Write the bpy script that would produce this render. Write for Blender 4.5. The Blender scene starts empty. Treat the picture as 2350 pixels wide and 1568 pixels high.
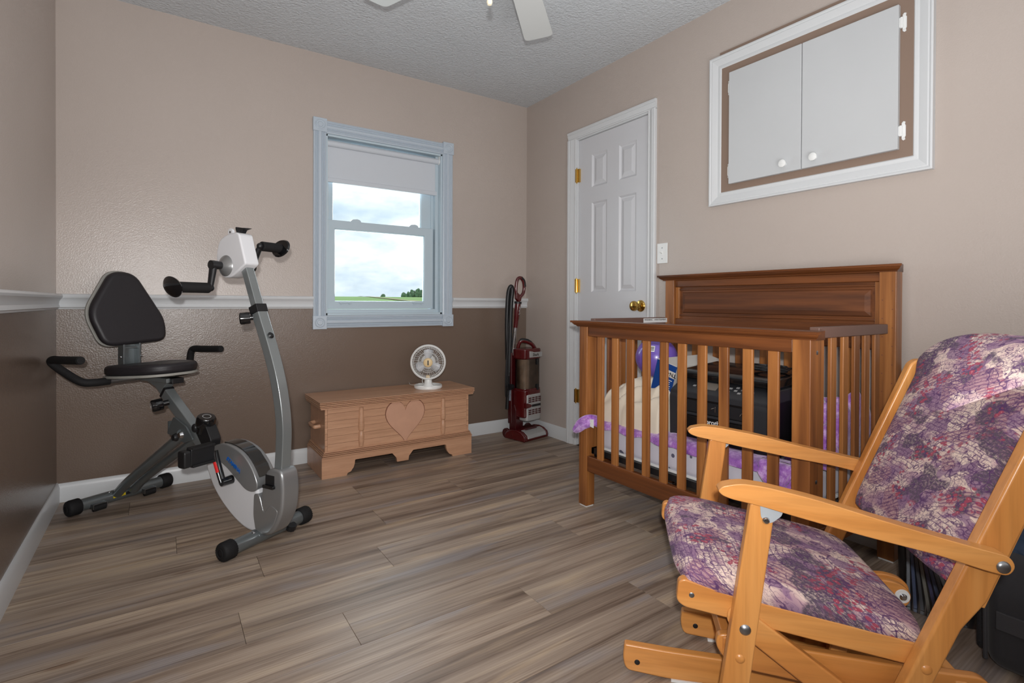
import bpy, bmesh, math, random
from mathutils import Vector, Matrix, noise
random.seed(7)
SC = bpy.context.scene
COL = SC.collection
PI = math.pi

# ------------------------------------------------------------------ camera
cam_d = bpy.data.cameras.new('camera'); cam = bpy.data.objects.new('camera', cam_d); COL.objects.link(cam)
FPX, YAW, PITCH, ROLL, CY = 1193.4874, 0.5941, 0.0073, 0.0041, 704.02
fw = Vector((math.sin(YAW)*math.cos(PITCH), math.cos(YAW)*math.cos(PITCH), -math.sin(PITCH)))
r_ = Vector((math.cos(YAW), -math.sin(YAW), 0)); u_ = r_.cross(fw)
r2 = r_*math.cos(ROLL) + u_*math.sin(ROLL); u2 = -r_*math.sin(ROLL) + u_*math.cos(ROLL)
m = Matrix((r2, u2, -fw)).transposed().to_4x4(); m.translation = Vector((0, 0, 0.95))
cam.matrix_world = m
cam_d.sensor_width = 36; cam_d.lens = FPX*36/2350; cam_d.shift_x = 0; cam_d.shift_y = -(784-CY)/2350
cam_d.clip_start = 0.02; cam_d.clip_end = 2000
SC.camera = cam

# ------------------------------------------------------------------ world, lights, exposure
SC.view_settings.view_transform = 'Standard'; SC.view_settings.look = 'None'
SC.view_settings.gamma = 1; SC.view_settings.use_curve_mapping = False
SC.view_settings.exposure = -0.06

def S(r, g, b):
    f = lambda v: (v/255/12.92) if v/255 <= .04045 else ((v/255+.055)/1.055)**2.4
    return (f(r), f(g), f(b), 1)

def nd(nt, t, **kw):
    n = nt.nodes.new(t)
    for k, v in kw.items():
        if k in n.inputs: n.inputs[k].default_value = v
        else: setattr(n, k, v)
    return n
def lk(nt, a, b): nt.links.new(a, b)
def ramp(nt, fac, stops, interp='LINEAR'):
    n = nt.nodes.new('ShaderNodeValToRGB'); n.color_ramp.interpolation = interp
    e = n.color_ramp.elements
    while len(e) < len(stops): e.new(.5)
    stops = sorted(stops, key=lambda q: q[0])
    for el, (p, c) in zip(e, stops): el.position = p; el.color = c if len(c) == 4 else (*c, 1)
    lk(nt, fac, n.inputs[0]); return n.outputs[0]
def mixc(nt, fac, a, b, mode='MIX'):
    n = nt.nodes.new('ShaderNodeMix'); n.data_type = 'RGBA'; n.blend_type = mode
    for i, v in ((0, fac), (6, a), (7, b)):
        if hasattr(v, 'links'): lk(nt, v, n.inputs[i])
        else: n.inputs[i].default_value = v
    return n.outputs[2]
def mathn(nt, op, a, b=0.0, c=None):
    n = nt.nodes.new('ShaderNodeMath'); n.operation = op
    for i, v in enumerate((a, b, c)):
        if v is None: continue
        if hasattr(v, 'links'): lk(nt, v, n.inputs[i])
        else: n.inputs[i].default_value = v
    return n.outputs[0]

W = bpy.data.worlds.new('sky'); SC.world = W; W.use_nodes = True; nt = W.node_tree; nt.nodes.clear()
tc = nd(nt, 'ShaderNodeTexCoord')
mp = nd(nt, 'ShaderNodeMapping'); mp.inputs['Scale'].default_value = (1.0, 1.0, 2.6); mp.inputs['Location'].default_value = (.35, .2, .1)
lk(nt, tc.outputs['Generated'], mp.inputs[0])
n1 = nd(nt, 'ShaderNodeTexNoise', Scale=3.4, Detail=7.0, Roughness=.52); lk(nt, mp.outputs[0], n1.inputs['Vector'])
cl = ramp(nt, n1.outputs[0], [(.36, S(188, 207, 224)), (.46, S(222, 232, 240)), (.53, S(252, 253, 254)), (.62, S(255, 255, 255))])
n2 = nd(nt, 'ShaderNodeTexNoise', Scale=7.0, Detail=5.0, Roughness=.6); lk(nt, mp.outputs[0], n2.inputs['Vector'])
sh = ramp(nt, n2.outputs[0], [(.40, (1, 1, 1, 1)), (.72, (.74, .77, .82, 1))])
skyc = mixc(nt, 1.0, cl, sh, 'MULTIPLY')
bg = nd(nt, 'ShaderNodeBackground', Strength=1.5); lk(nt, skyc, bg.inputs[0])
wo = nd(nt, 'ShaderNodeOutputWorld'); lk(nt, bg.outputs[0], wo.inputs[0])

def light(name, typ, loc, energy, color=(1, 1, 1), target=None, **kw):
    d = bpy.data.lights.new(name, typ); d.energy = energy; d.color = color
    for k, v in kw.items(): setattr(d, k, v)
    o = bpy.data.objects.new(name, d); COL.objects.link(o); o.location = loc
    if target is not None:
        o.rotation_euler = (Vector(target)-Vector(loc)).to_track_quat('-Z', 'Y').to_euler()
    return o
# on-camera flash, just above and left of the lens
light('flash', 'SPOT', (-.04, -.06, 1.05), 136, (1, .995, .985), target=(1.35, 2.7, 1.55), spot_size=math.radians(150), spot_blend=1.0, shadow_soft_size=.018)
# fill panels added for soft light, standing in for flash bounced round the room
light('fill_rear', 'AREA', (.75, -.78, 1.55), 5.5, (1, .995, .99), target=(.95, 2.2, 1.25), shape='RECTANGLE', size=2.4, size_y=1.6)
light('fill_ceiling', 'AREA', (.75, .1, .9), 28, (1, 1, 1), target=(.75, 1.0, 2.43), shape='RECTANGLE', size=1.6, size_y=.8)
light('fill_down', 'AREA', (.9, 1.1, 2.05), 1.5, (1, .99, .97), target=(.9, 1.2, 0), shape='RECTANGLE', size=1.8, size_y=1.8)
# daylight entering by the window
light('daylight', 'AREA', (1.2, 3.42, 1.45), 13, (.84, .93, 1.0), target=(1.2, 0, 1.1), shape='RECTANGLE', size=.62, size_y=.9)

# ------------------------------------------------------------------ mesh helpers
def link_mesh(name, bm, mats, parent=None, smooth=True, bevel=0, seg=2, angle=35):
    bmesh.ops.recalc_face_normals(bm, faces=bm.faces[:])
    me = bpy.data.meshes.new(name); bm.to_mesh(me); bm.free()
    if not isinstance(mats, (list, tuple)): mats = [mats]
    for mt in mats: me.materials.append(mt)
    if smooth:
        me.shade_smooth(); me.set_sharp_from_angle(angle=math.radians(angle))
    o = bpy.data.objects.new(name, me); COL.objects.link(o)
    if parent is not None: o.parent = parent
    if bevel:
        b = o.modifiers.new('bevel', 'BEVEL'); b.width = bevel; b.segments = seg; b.limit_method = 'ANGLE'; b.angle_limit = math.radians(40); b.harden_normals = True
    return o
def thing(name, label, cat, loc=(0, 0, 0), rz=0, group=None):
    o = bpy.data.objects.new(name, None); COL.objects.link(o); o.location = loc; o.rotation_euler = (0, 0, rz)
    o.empty_display_size = .1; o['label'] = label; o['category'] = cat
    if group: o['group'] = group
    return o
def tag(o, label, cat, group=None):
    o['label'] = label; o['category'] = cat
    if group: o['group'] = group
    return o
def struct(o): o['kind'] = 'structure'; return o
def BM(): return bmesh.new()
def face(bm, vs, mi=0):
    try:
        f = bm.faces.new(vs); f.material_index = mi; return f
    except ValueError: return None
def box(bm, lo, hi, mi=0, M=None):
    v = [bm.verts.new((x, y, z)) for x in (lo[0], hi[0]) for y in (lo[1], hi[1]) for z in (lo[2], hi[2])]
    if M is not None:
        for q in v: q.co = M @ q.co
    for f in ((0, 1, 3, 2), (4, 6, 7, 5), (0, 4, 5, 1), (2, 3, 7, 6), (0, 2, 6, 4), (1, 5, 7, 3)): face(bm, [v[i] for i in f], mi)
    return v
def cbox(bm, c, s, mi=0, M=None): return box(bm, [c[i]-s[i]/2 for i in range(3)], [c[i]+s[i]/2 for i in range(3)], mi, M)
def prism(bm, pts, a0, a1, to3, mi=0):
    """extrude a closed 2-D outline between a0 and a1; to3(p, a) gives the 3-D point"""
    A = [bm.verts.new(to3(p, a0)) for p in pts]; B = [bm.verts.new(to3(p, a1)) for p in pts]
    n = len(pts); face(bm, A, mi); face(bm, B[::-1], mi)
    for i in range(n): face(bm, (A[i], A[(i+1) % n], B[(i+1) % n], B[i]), mi)
YZ = lambda p, a: (a, -p[0], p[1])       # outline in (forward, z) of a local frame, extruded across
XZ = lambda p, a: (p[0], a, p[1])
XY = lambda p, a: (p[0], p[1], a)
WYZ = lambda p, a: (a, p[0], p[1])
def basis(d, up=Vector((0, 0, 1))):
    d = Vector(d).normalized()
    if abs(d.dot(up)) > .97: up = Vector((1, 0, 0))
    x = up.cross(d).normalized(); y = d.cross(x)
    return x, y, d
def cyl(bm, p0, p1, r0, r1=None, n=24, cap=True, mi=0):
    if r1 is None: r1 = r0
    p0, p1 = Vector(p0), Vector(p1); x, y, d = basis(p1-p0)
    A = [bm.verts.new(p0+(x*math.cos(2*PI*i/n)+y*math.sin(2*PI*i/n))*r0) for i in range(n)]
    B = [bm.verts.new(p1+(x*math.cos(2*PI*i/n)+y*math.sin(2*PI*i/n))*r1) for i in range(n)]
    for i in range(n): face(bm, (A[i], A[(i+1) % n], B[(i+1) % n], B[i]), mi)
    if cap: face(bm, A[::-1], mi); face(bm, B, mi)
def lathe(bm, prof, o, axis, n=32, sx=1, sy=1, up=Vector((0, 0, 1)), mi=0, ribs=0, rib=0, loop=False):
    """prof: (radius, distance along axis)"""
    o = Vector(o); x, y, d = basis(axis, up); rings = []
    for (r, t) in prof:
        if r < 1e-6: rings.append([bm.verts.new(o+d*t)])
        else: rings.append([bm.verts.new(o+d*t+(x*math.cos(2*PI*i/n)*sx+y*math.sin(2*PI*i/n)*sy)*(r+(rib if ribs and i % 2 else 0))) for i in range(n)])
    for a, b in zip(rings, rings[1:]):
        for i in range(n):
            j = (i+1) % n
            if len(a) == 1 and len(b) == 1: continue
            if len(a) == 1: face(bm, (a[0], b[i], b[j]), mi)
            elif len(b) == 1: face(bm, (a[i], a[j], b[0]), mi)
            else: face(bm, (a[i], a[j], b[j], b[i]), mi)
    if loop:
        a, b = rings[-1], rings[0]
        for i in range(n): face(bm, (a[i], a[(i+1) % n], b[(i+1) % n], b[i]), mi)
        return
    if len(rings[0]) > 1: face(bm, rings[0][::-1], mi)
    if len(rings[-1]) > 1: face(bm, rings[-1], mi)
def spline(pts, k=8, closed=False):
    P = [Vector(p) for p in pts]; n = len(P); out = []
    rng = range(n if closed else n-1)
    for i in rng:
        p0 = P[(i-1) % n] if (closed or i > 0) else P[0]*2-P[1]
        p1, p2 = P[i], P[(i+1) % n]
        p3 = P[(i+2) % n] if (closed or i+2 < n) else P[-1]*2-P[-2]
        for s in range(k):
            t = s/k
            out.append(.5*((2*p1)+(p2-p0)*t+(2*p0-5*p1+4*p2-p3)*t*t+(3*p1-p0-3*p2+p3)*t**3))
    if not closed: out.append(P[-1])
    return out
def tube(bm, pts, r, n=12, k=6, smooth=True, closed=False, cap=True, mi=0, sx=1, sy=1):
    P = spline(pts, k, closed) if smooth else [Vector(p) for p in pts]
    N = len(P); rings = []; x = None
    for i, p in enumerate(P):
        if closed: d = P[(i+1) % N]-P[i-1]
        else: d = P[min(i+1, N-1)]-P[max(i-1, 0)]
        if d.length < 1e-9: d = Vector((0, 0, 1))
        d.normalize()
        if x is None: x, y, _ = basis(d)
        else:
            x = (x-d*x.dot(d)).normalized(); y = d.cross(x)
        rr = r(i/max(N-1, 1)) if callable(r) else r
        rings.append([bm.verts.new(p+(x*math.cos(2*PI*j/n)*sx+y*math.sin(2*PI*j/n)*sy)*rr) for j in range(n)])
    R = list(zip(rings, rings[1:]))+([(rings[-1], rings[0])] if closed else [])
    for a, b in R:
        for j in range(n): face(bm, (a[j], a[(j+1) % n], b[(j+1) % n], b[j]), mi)
    if cap and not closed: face(bm, rings[0][::-1], mi); face(bm, rings[-1], mi)
def sweep_rect(bm, path, a, b, mi=0, smooth=True, l0=0, k=6):
    """path in (f,z) of a local frame; section a across, b in the plane"""
    P = spline([Vector((p[0], p[1], 0)) for p in path], k) if smooth else [Vector((p[0], p[1], 0)) for p in path]
    rings = []
    for i, p in enumerate(P):
        d = (P[min(i+1, len(P)-1)]-P[max(i-1, 0)]).normalized(); nn = Vector((-d.y, d.x, 0))
        bb = b(i/(len(P)-1)) if callable(b) else b
        q = [(-a/2, -bb/2), (a/2, -bb/2), (a/2, bb/2), (-a/2, bb/2)]
        rings.append([bm.verts.new((l0+u, -(p.x+nn.x*v), p.y+nn.y*v)) for u, v in q])
    for r0, r1 in zip(rings, rings[1:]):
        for j in range(4): face(bm, (r0[j], r0[(j+1) % 4], r1[(j+1) % 4], r1[j]), mi)
    face(bm, rings[0][::-1], mi); face(bm, rings[-1], mi)
def bar(bm, p0, p1, w, h, up=(0, 0, 1), mi=0, ext=0):
    """bar of section w (sideways) x h (towards up)"""
    p0, p1 = Vector(p0), Vector(p1); d = (p1-p0).normalized(); p0 = p0-d*ext; p1 = p1+d*ext
    x = d.cross(Vector(up)).normalized(); y = x.cross(d)
    v = [bm.verts.new(p+x*a*w/2+y*b*h/2) for p in (p0, p1) for a, b in ((-1, -1), (1, -1), (1, 1), (-1, 1))]
    for f in ((3, 2, 1, 0), (4, 5, 6, 7), (0, 1, 5, 4), (1, 2, 6, 5), (2, 3, 7, 6), (3, 0, 4, 7)): face(bm, [v[i] for i in f], mi)
def ball(bm, c, r, sc=(1, 1, 1), u=20, v=12, mi=0):
    g = bmesh.ops.create_uvsphere(bm, u_segments=u, v_segments=v, radius=r)['verts']
    for q in g: q.co = Vector((q.co.x*sc[0], q.co.y*sc[1], q.co.z*sc[2]))+Vector(c)
    for q in g:
        for f in q.link_faces: f.material_index = mi
def arc(c, r, a0, a1, n=8, ry=None):
    ry = r if ry is None else ry
    return [(c[0]+r*math.cos(math.radians(a0+(a1-a0)*i/n)), c[1]+ry*math.sin(math.radians(a0+(a1-a0)*i/n))) for i in range(n+1)]
def roundpoly(pts, r, n=5):
    out = []; N = len(pts)
    for i in range(N):
        p = Vector((*pts[i], 0)); a = Vector((*pts[i-1], 0)); b = Vector((*pts[(i+1) % N], 0))
        rr = r[i] if isinstance(r, (list, tuple)) else r
        if rr <= 0: out.append(tuple(p.xy)); continue
        da = (a-p); db = (b-p); t = min(rr, da.length*.48, db.length*.48); da.normalize(); db.normalize()
        s, e = p+da*t, p+db*t
        for k in range(n+1):
            u = k/n; q = s*(1-u)**2+p*2*u*(1-u)+e*u*u; out.append((q.x, q.y))
    return out
def text(s, name, size, mat, origin, xdir, ydir, parent=None, ext=.0004, align='CENTER', bold=0):
    cu = bpy.data.curves.new(name, 'FONT'); cu.body = s; cu.size = size; cu.extrude = ext; cu.align_x = align; cu.align_y = 'CENTER'; cu.offset = bold
    cu.resolution_u = 3
    t = bpy.data.objects.new('tmp', cu); COL.objects.link(t)
    dg = bpy.context.evaluated_depsgraph_get(); me = bpy.data.meshes.new_from_object(t.evaluated_get(dg))
    bpy.data.objects.remove(t); bpy.data.curves.remove(cu)
    x = Vector(xdir).normalized(); y = Vector(ydir); y = (y-x*y.dot(x)).normalized(); z = x.cross(y)
    M = Matrix((x, y, z)).transposed().to_4x4(); M.translation = Vector(origin); me.transform(M)
    me.name = name; me.materials.clear(); me.materials.append(mat)
    o = bpy.data.objects.new(name, me); COL.objects.link(o)
    if parent is not None: o.parent = parent
    return o

# ------------------------------------------------------------------ materials
def pm(name, col, rough=.5, metal=0, coat=0, bump=None, spec=.5, var=None, sheen=0, coat_rough=.1):
    """plain principled; bump=(scale, strength[, distance]); var=(scale, amount) subtle colour mottling"""
    mt = bpy.data.materials.new(name); mt.use_nodes = True; nt = mt.node_tree; b = nt.nodes['Principled BSDF']
    b.inputs['Base Color'].default_value = col; b.inputs['Roughness'].default_value = rough; b.inputs['Metallic'].default_value = metal
    b.inputs['Coat Weight'].default_value = coat; b.inputs['Coat Roughness'].default_value = coat_rough; b.inputs['Specular IOR Level'].default_value = spec
    b.inputs['Sheen Weight'].default_value = sheen
    t = nd(nt, 'ShaderNodeTexCoord')
    if var:
        n = nd(nt, 'ShaderNodeTexNoise', Scale=var[0], Detail=4.0); lk(nt, t.outputs['Object'], n.inputs['Vector'])
        f = ramp(nt, n.outputs[0], [(.3, (1-var[1],)*3), (.7, (1+var[1]*.3,)*3)])
        lk(nt, mixc(nt, 1.0, col, f, 'MULTIPLY'), b.inputs['Base Color'])
    if bump:
        n = nd(nt, 'ShaderNodeTexNoise', Scale=bump[0], Detail=3.0); lk(nt, t.outputs['Object'], n.inputs['Vector'])
        bp = nd(nt, 'ShaderNodeBump', Strength=bump[1], Distance=bump[2] if len(bump) > 2 else .002); lk(nt, n.outputs[0], bp.inputs['Height']); lk(nt, bp.outputs[0], b.inputs['Normal'])
    return mt
def wood(name, c_dark, c_mid, c_light, axis, rough=.35, coat=.3, stretch=22, fine=9, bump=.08, base=1.0):
    mt = bpy.data.materials.new(name); mt.use_nodes = True; nt = mt.node_tree; b = nt.nodes['Principled BSDF']
    t = nd(nt, 'ShaderNodeTexCoord'); oi = nd(nt, 'ShaderNodeObjectInfo')
    off = nd(nt, 'ShaderNodeVectorMath', operation='SCALE'); off.inputs[0].default_value = (17.3, 9.1, 23.7); lk(nt, oi.outputs['Random'], off.inputs['Scale'])
    ad = nd(nt, 'ShaderNodeVectorMath', operation='ADD'); lk(nt, t.outputs['Object'], ad.inputs[0]); lk(nt, off.outputs[0], ad.inputs[1])
    mp = nd(nt, 'ShaderNodeMapping'); s = [stretch]*3; s['XYZ'.index(axis)] = stretch*.06; mp.inputs['Scale'].default_value = s
    lk(nt, ad.outputs[0], mp.inputs[0])
    n1 = nd(nt, 'ShaderNodeTexNoise', Scale=base, Detail=4.0, Roughness=.55, Distortion=.6); lk(nt, mp.outputs[0], n1.inputs['Vector'])
    c = ramp(nt, n1.outputs[0], [(.32, c_dark), (.5, c_mid), (.68, c_light)])
    n2 = nd(nt, 'ShaderNodeTexNoise', Scale=base*fine, Detail=3.0, Roughness=.6); lk(nt, mp.outputs[0], n2.inputs['Vector'])
    g = ramp(nt, n2.outputs[0], [(.35, (.86, .84, .82)), (.55, (1, 1, 1)), (.8, (1.04, 1.03, 1.02))])
    lk(nt, mixc(nt, .8, c, g, 'MULTIPLY'), b.inputs['Base Color'])
    b.inputs['Roughness'].default_value = rough; b.inputs['Coat Weight'].default_value = coat; b.inputs['Coat Roughness'].default_value = .22
    bp = nd(nt, 'ShaderNodeBump', Strength=bump, Distance=.001); lk(nt, n2.outputs[0], bp.inputs['Height']); lk(nt, bp.outputs[0], b.inputs['Normal'])
    return mt
M = {}
def wallpaint(name, col, rough, bs=150, bst=.18):
    mt = pm(name, col, rough, bump=(bs, bst, .004), var=(1.2, .05)); return mt
M['wall_light'] = wallpaint('wall_light', S(184, 172, 164), .27, 190, .22)
M['wall_dark'] = wallpaint('wall_dark', S(114, 97, 85), .26, 190, .22)
M['ceiling'] = pm('ceiling', S(202, 206, 210), .85, bump=(75, .75, .010), var=(2.0, .04))
M['white'] = pm('white_trim', S(208, 210, 212), .32, bump=(14, .015), spec=.5)
M['win_white'] = pm('window_casing_white', S(184, 195, 206), .3, bump=(14, .01), spec=.5)
M['door_white'] = pm('door_white', S(204, 205, 209), .38, bump=(40, .05))
M['white_plastic'] = pm('white_plastic', S(228, 229, 228), .3)
M['brass'] = pm('brass', S(214, 176, 96), .16, 1, bump=(30, .02))
M['chrome'] = pm('chrome', S(205, 207, 210), .14, 1, bump=(30, .02))
M['steel'] = pm('steel', S(165, 167, 170), .33, 1, bump=(60, .02))
M['vinyl'] = pm('vinyl_sash', S(186, 201, 210), .35, bump=(10, .01))

def glass_mat(name, tint, refl=.08, rough=.0):
    mt = bpy.data.materials.new(name); mt.use_nodes = True; nt = mt.node_tree; nt.nodes.clear()
    tr = nd(nt, 'ShaderNodeBsdfTransparent'); tr.inputs[0].default_value = tint
    gl = nd(nt, 'ShaderNodeBsdfGlossy', Roughness=rough)
    fr = nd(nt, 'ShaderNodeFresnel', IOR=1.45); mx = nd(nt, 'ShaderNodeMixShader')
    n = nd(nt, 'ShaderNodeTexNoise', Scale=3.0); v = mathn(nt, 'MULTIPLY', n.outputs[0], refl*.2)
    lk(nt, mathn(nt, 'ADD', fr.outputs[0], v), mx.inputs[0]); lk(nt, tr.outputs[0], mx.inputs[1]); lk(nt, gl.outputs[0], mx.inputs[2])
    o = nd(nt, 'ShaderNodeOutputMaterial'); lk(nt, mx.outputs[0], o.inputs[0]); return mt
M['glass'] = glass_mat('window_glass', (.96, .985, .98, 1))

# floor planks: taupe vinyl with long streaks, tan and blue-grey patches
def floor_mat():
    mt = bpy.data.materials.new('floor_plank'); mt.use_nodes = True; nt = mt.node_tree; b = nt.nodes['Principled BSDF']
    t = nd(nt, 'ShaderNodeTexCoord'); oi = nd(nt, 'ShaderNodeObjectInfo')
    off = nd(nt, 'ShaderNodeVectorMath', operation='SCALE'); off.inputs[0].default_value = (31.3, 19.1, 7.7); lk(nt, oi.outputs['Random'], off.inputs['Scale'])
    ad = nd(nt, 'ShaderNodeVectorMath', operation='ADD'); lk(nt, t.outputs['Object'], ad.inputs[0]); lk(nt, off.outputs[0], ad.inputs[1])
    def noise_(sc, scale, detail, dist, rough=.55):
        mp = nd(nt, 'ShaderNodeMapping'); mp.inputs['Scale'].default_value = sc; lk(nt, ad.outputs[0], mp.inputs[0])
        n = nd(nt, 'ShaderNodeTexNoise', Scale=scale, Detail=detail, Distortion=dist, Roughness=rough); lk(nt, mp.outputs[0], n.inputs['Vector']); return n.outputs[0]
    a = noise_((.55, 14, 1), 1.0, 4, .5)
    c = ramp(nt, a, [(.28, S(108, 92, 81)), (.42, S(143, 126, 112)), (.55, S(164, 147, 132)), (.72, S(193, 174, 153))])
    w = noise_((.9, 24, 1), 1.0, 5, 1.4)
    dk = ramp(nt, w, [(.50, (1, 1, 1)), (.60, (.72, .68, .66)), (.66, (.50, .45, .42)), (.72, (.95, .95, .95))])
    c = mixc(nt, .9, c, dk, 'MULTIPLY')
    bl = noise_((1.6, 9, 1), 1.0, 3, .3)
    c = mixc(nt, mathn(nt, 'MULTIPLY', ramp(nt, bl, [(.56, (0, 0, 0)), (.68, (1, 1, 1))]), .5), c, S(146, 144, 150))
    tn = noise_((1.1, 8, 1), 1.7, 3, .4)
    c = mixc(nt, mathn(nt, 'MULTIPLY', ramp(nt, tn, [(.58, (0, 0, 0)), (.70, (1, 1, 1))]), .5), c, S(196, 172, 142))
    # cathedral grain lines, bending round knots
    mp = nd(nt, 'ShaderNodeMapping'); mp.inputs['Scale'].default_value = (.9, 11, 1); lk(nt, ad.outputs[0], mp.inputs[0])
    wv = nd(nt, 'ShaderNodeTexWave', Scale=3.2, Distortion=7.0, Detail=3.0); wv.inputs['Detail Scale'].default_value = .8; wv.bands_direction = 'Y'; lk(nt, mp.outputs[0], wv.inputs['Vector'])
    g = ramp(nt, wv.outputs[1], [(.25, (1, 1, 1)), (.75, (.84, .82, .80))])
    c = mixc(nt, .6, c, g, 'MULTIPLY')
    fi = noise_((3, 170, 1), 1.0, 3, .2)
    c = mixc(nt, .65, c, ramp(nt, fi, [(.33, (.72, .70, .68)), (.52, (1, 1, 1)), (.8, (1.05, 1.05, 1.05))]), 'MULTIPLY')
    # sparse knots
    mp = nd(nt, 'ShaderNodeMapping'); mp.inputs['Scale'].default_value = (1.5, 5, 1); lk(nt, ad.outputs[0], mp.inputs[0])
    vo = nd(nt, 'ShaderNodeTexVoronoi', Scale=1.1); lk(nt, mp.outputs[0], vo.inputs['Vector'])
    k = ramp(nt, vo.outputs['Distance'], [(.0, (.55, .42, .34)), (.05, (.62, .52, .46)), (.075, (.9, .88, .85)), (.10, (1, 1, 1))])
    c = mixc(nt, .75, c, k, 'MULTIPLY')
    rnd = ramp(nt, oi.outputs['Random'], [(0, (.92, .92, .92)), (.5, (1, .99, .98)), (1, (1.08, 1.06, 1.04))])
    c = mixc(nt, 1.0, c, rnd, 'MULTIPLY')
    lk(nt, c, b.inputs['Base Color']); b.inputs['Roughness'].default_value = .42; b.inputs['Specular IOR Level'].default_value = .42
    bp = nd(nt, 'ShaderNodeBump', Strength=.12, Distance=.001); lk(nt, fi, bp.inputs['Height']); lk(nt, bp.outputs[0], b.inputs['Normal'])
    return mt
M['floor'] = floor_mat()
M['subfloor'] = pm('subfloor', S(52, 44, 38), .9, bump=(30, .1))

# ------------------------------------------------------------------ room shell
XL, XR, YB, ZC, YR = -.407, 2.307, 3.223, 2.4326, -.95
RAIL = .945     # where the dark paint stops, hidden behind the chair rail
bm = BM(); box(bm, (XL-.1, YR-.1, -.12), (XR+.1, YB+.1, -.006)); floor = struct(link_mesh('floor', bm, M['subfloor'], smooth=False))
rows = []; y0 = 1.60-.18*15
i = 0; y = y0
phase = {1.60: .196, 1.42: .46, 1.24: .99, 1.78: .695, 1.96: .296, 2.14: .80, 2.32: .05, 2.50: .818, 2.68: .35, 2.86: 1.1, 3.04: .60, 1.06: .10, .88: .66, .70: .33, .52: .95, .34: .2, .16: .7}
while y < YB:
    if y+.18 > YR:
        key = min(phase, key=lambda q: abs(q-y)); x = (phase[key] if abs(key-y) < .02 else (i*.437) % 1.22)
        x -= 1.22*4
        while x < XR:
            x0, x1 = max(x, XL), min(x+1.22, XR); ya, yb = max(y, YR), min(y+.18, YB)
            if x1-x0 > .02 and yb-ya > .01:
                g = .0004; bm = BM(); box(bm, (x0+g, ya+g, -.006), (x1-g, yb-g, 0))
                link_mesh('plank', bm, M['floor'], floor, smooth=False, bevel=.0007, seg=1)
            x += 1.22
    y += .18; i += 1
bm = BM(); box(bm, (XL-.1, YR-.1, ZC), (XR+.1, YB+.1, ZC+.1)); struct(link_mesh('ceiling', bm, M['ceiling'], smooth=False))

WX0, WX1, WZ0, WZ1 = .822, 1.596, .870, 1.962    # window opening in the back wall
T = .16
bm = BM()
for lo, hi, mi in (((XL-T, 0, 0), (WX0, T, RAIL), 1), ((XL-T, 0, RAIL), (WX0, T, ZC), 0), ((WX1, 0, 0), (XR+T, T, RAIL), 1), ((WX1, 0, RAIL), (XR+T, T, ZC), 0),
                   ((WX0, 0, 0), (WX1, T, WZ0), 1), ((WX0, 0, WZ1), (WX1, T, ZC), 0)):
    box(bm, (lo[0], YB, lo[2]), (hi[0], YB+T, hi[2]), mi)
struct(link_mesh('wall_back', bm, [M['wall_light'], M['wall_dark']], smooth=False))
bm = BM(); box(bm, (XL-T, YR, 0), (XL, YB, RAIL), 1); box(bm, (XL-T, YR, RAIL), (XL, YB, ZC), 0)
struct(link_mesh('wall_left', bm, [M['wall_light'], M['wall_dark']], smooth=False))
DY0, DY1, DZ = 2.030, 2.640, 2.036             # door opening in the right wall
bm = BM()
box(bm, (XR, YR, 0), (XR+T, DY0, ZC)); box(bm, (XR, DY1, 0), (XR+T, YB, ZC)); box(bm, (XR, DY0, DZ), (XR+T, DY1, ZC))
struct(link_mesh('wall_right', bm, M['wall_light'], smooth=False))
bm = BM(); box(bm, (XL-T, YR-T, 0), (XR+T, YR, ZC)); struct(link_mesh('wall_rear', bm, M['wall_light'], smooth=False))
# unseen panel that blocks the opening behind the door
bm = BM(); box(bm, (XR+T, DY0-.1, -.01), (XR+T+.04, DY1+.1, DZ+.1)); struct(link_mesh('door_backing', bm, M['white'], smooth=False))

# mouldings: profile (out from the wall, z)
def base_prof(h=.088): return [(0, 0), (.013, 0), (.013, h-.022), (.010, h-.014), (.008, h-.006), (.004, h), (0, h)]
RAILP = [(0, .912), (.008, .912), (.010, .918), (.016, .921), (.014, .928), (.011, .936), (.013, .948), (.018, .958), (.026, .966), (.028, .974), (.025, .981), (.020, .984), (0, .984)]
def run_x(name, prof, x0, x1, y, mat, s=-1):
    bm = BM(); prism(bm, prof, x0, x1, lambda p, a: (a, y+s*p[0], p[1])); return struct(link_mesh(name, bm, mat, angle=30))
def run_y(name, prof, y0, y1, x, mat, s=1):
    bm = BM(); prism(bm, prof, y0, y1, lambda p, a: (x+s*p[0], a, p[1])); return struct(link_mesh(name, bm, mat, angle=30))
run_x('baseboard_back', base_prof(), XL, XR, YB, M['white'])
run_y('baseboard_left', base_prof(.092), YR, YB, XL, M['white'])
run_y('baseboard_right', base_prof(), 2.727, YB, XR, M['white'], -1)
run_y('baseboard_right', base_prof(), YR, 1.975, XR, M['white'], -1)
run_x('trim_1', RAILP, XL, .748, YB, M['white'])
run_x('trim_2', RAILP, 1.672, XR, YB, M['white'])
run_y('trim_3', [(a, b) for a, b in RAILP], YR, YB, XL, M['white'])

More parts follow.
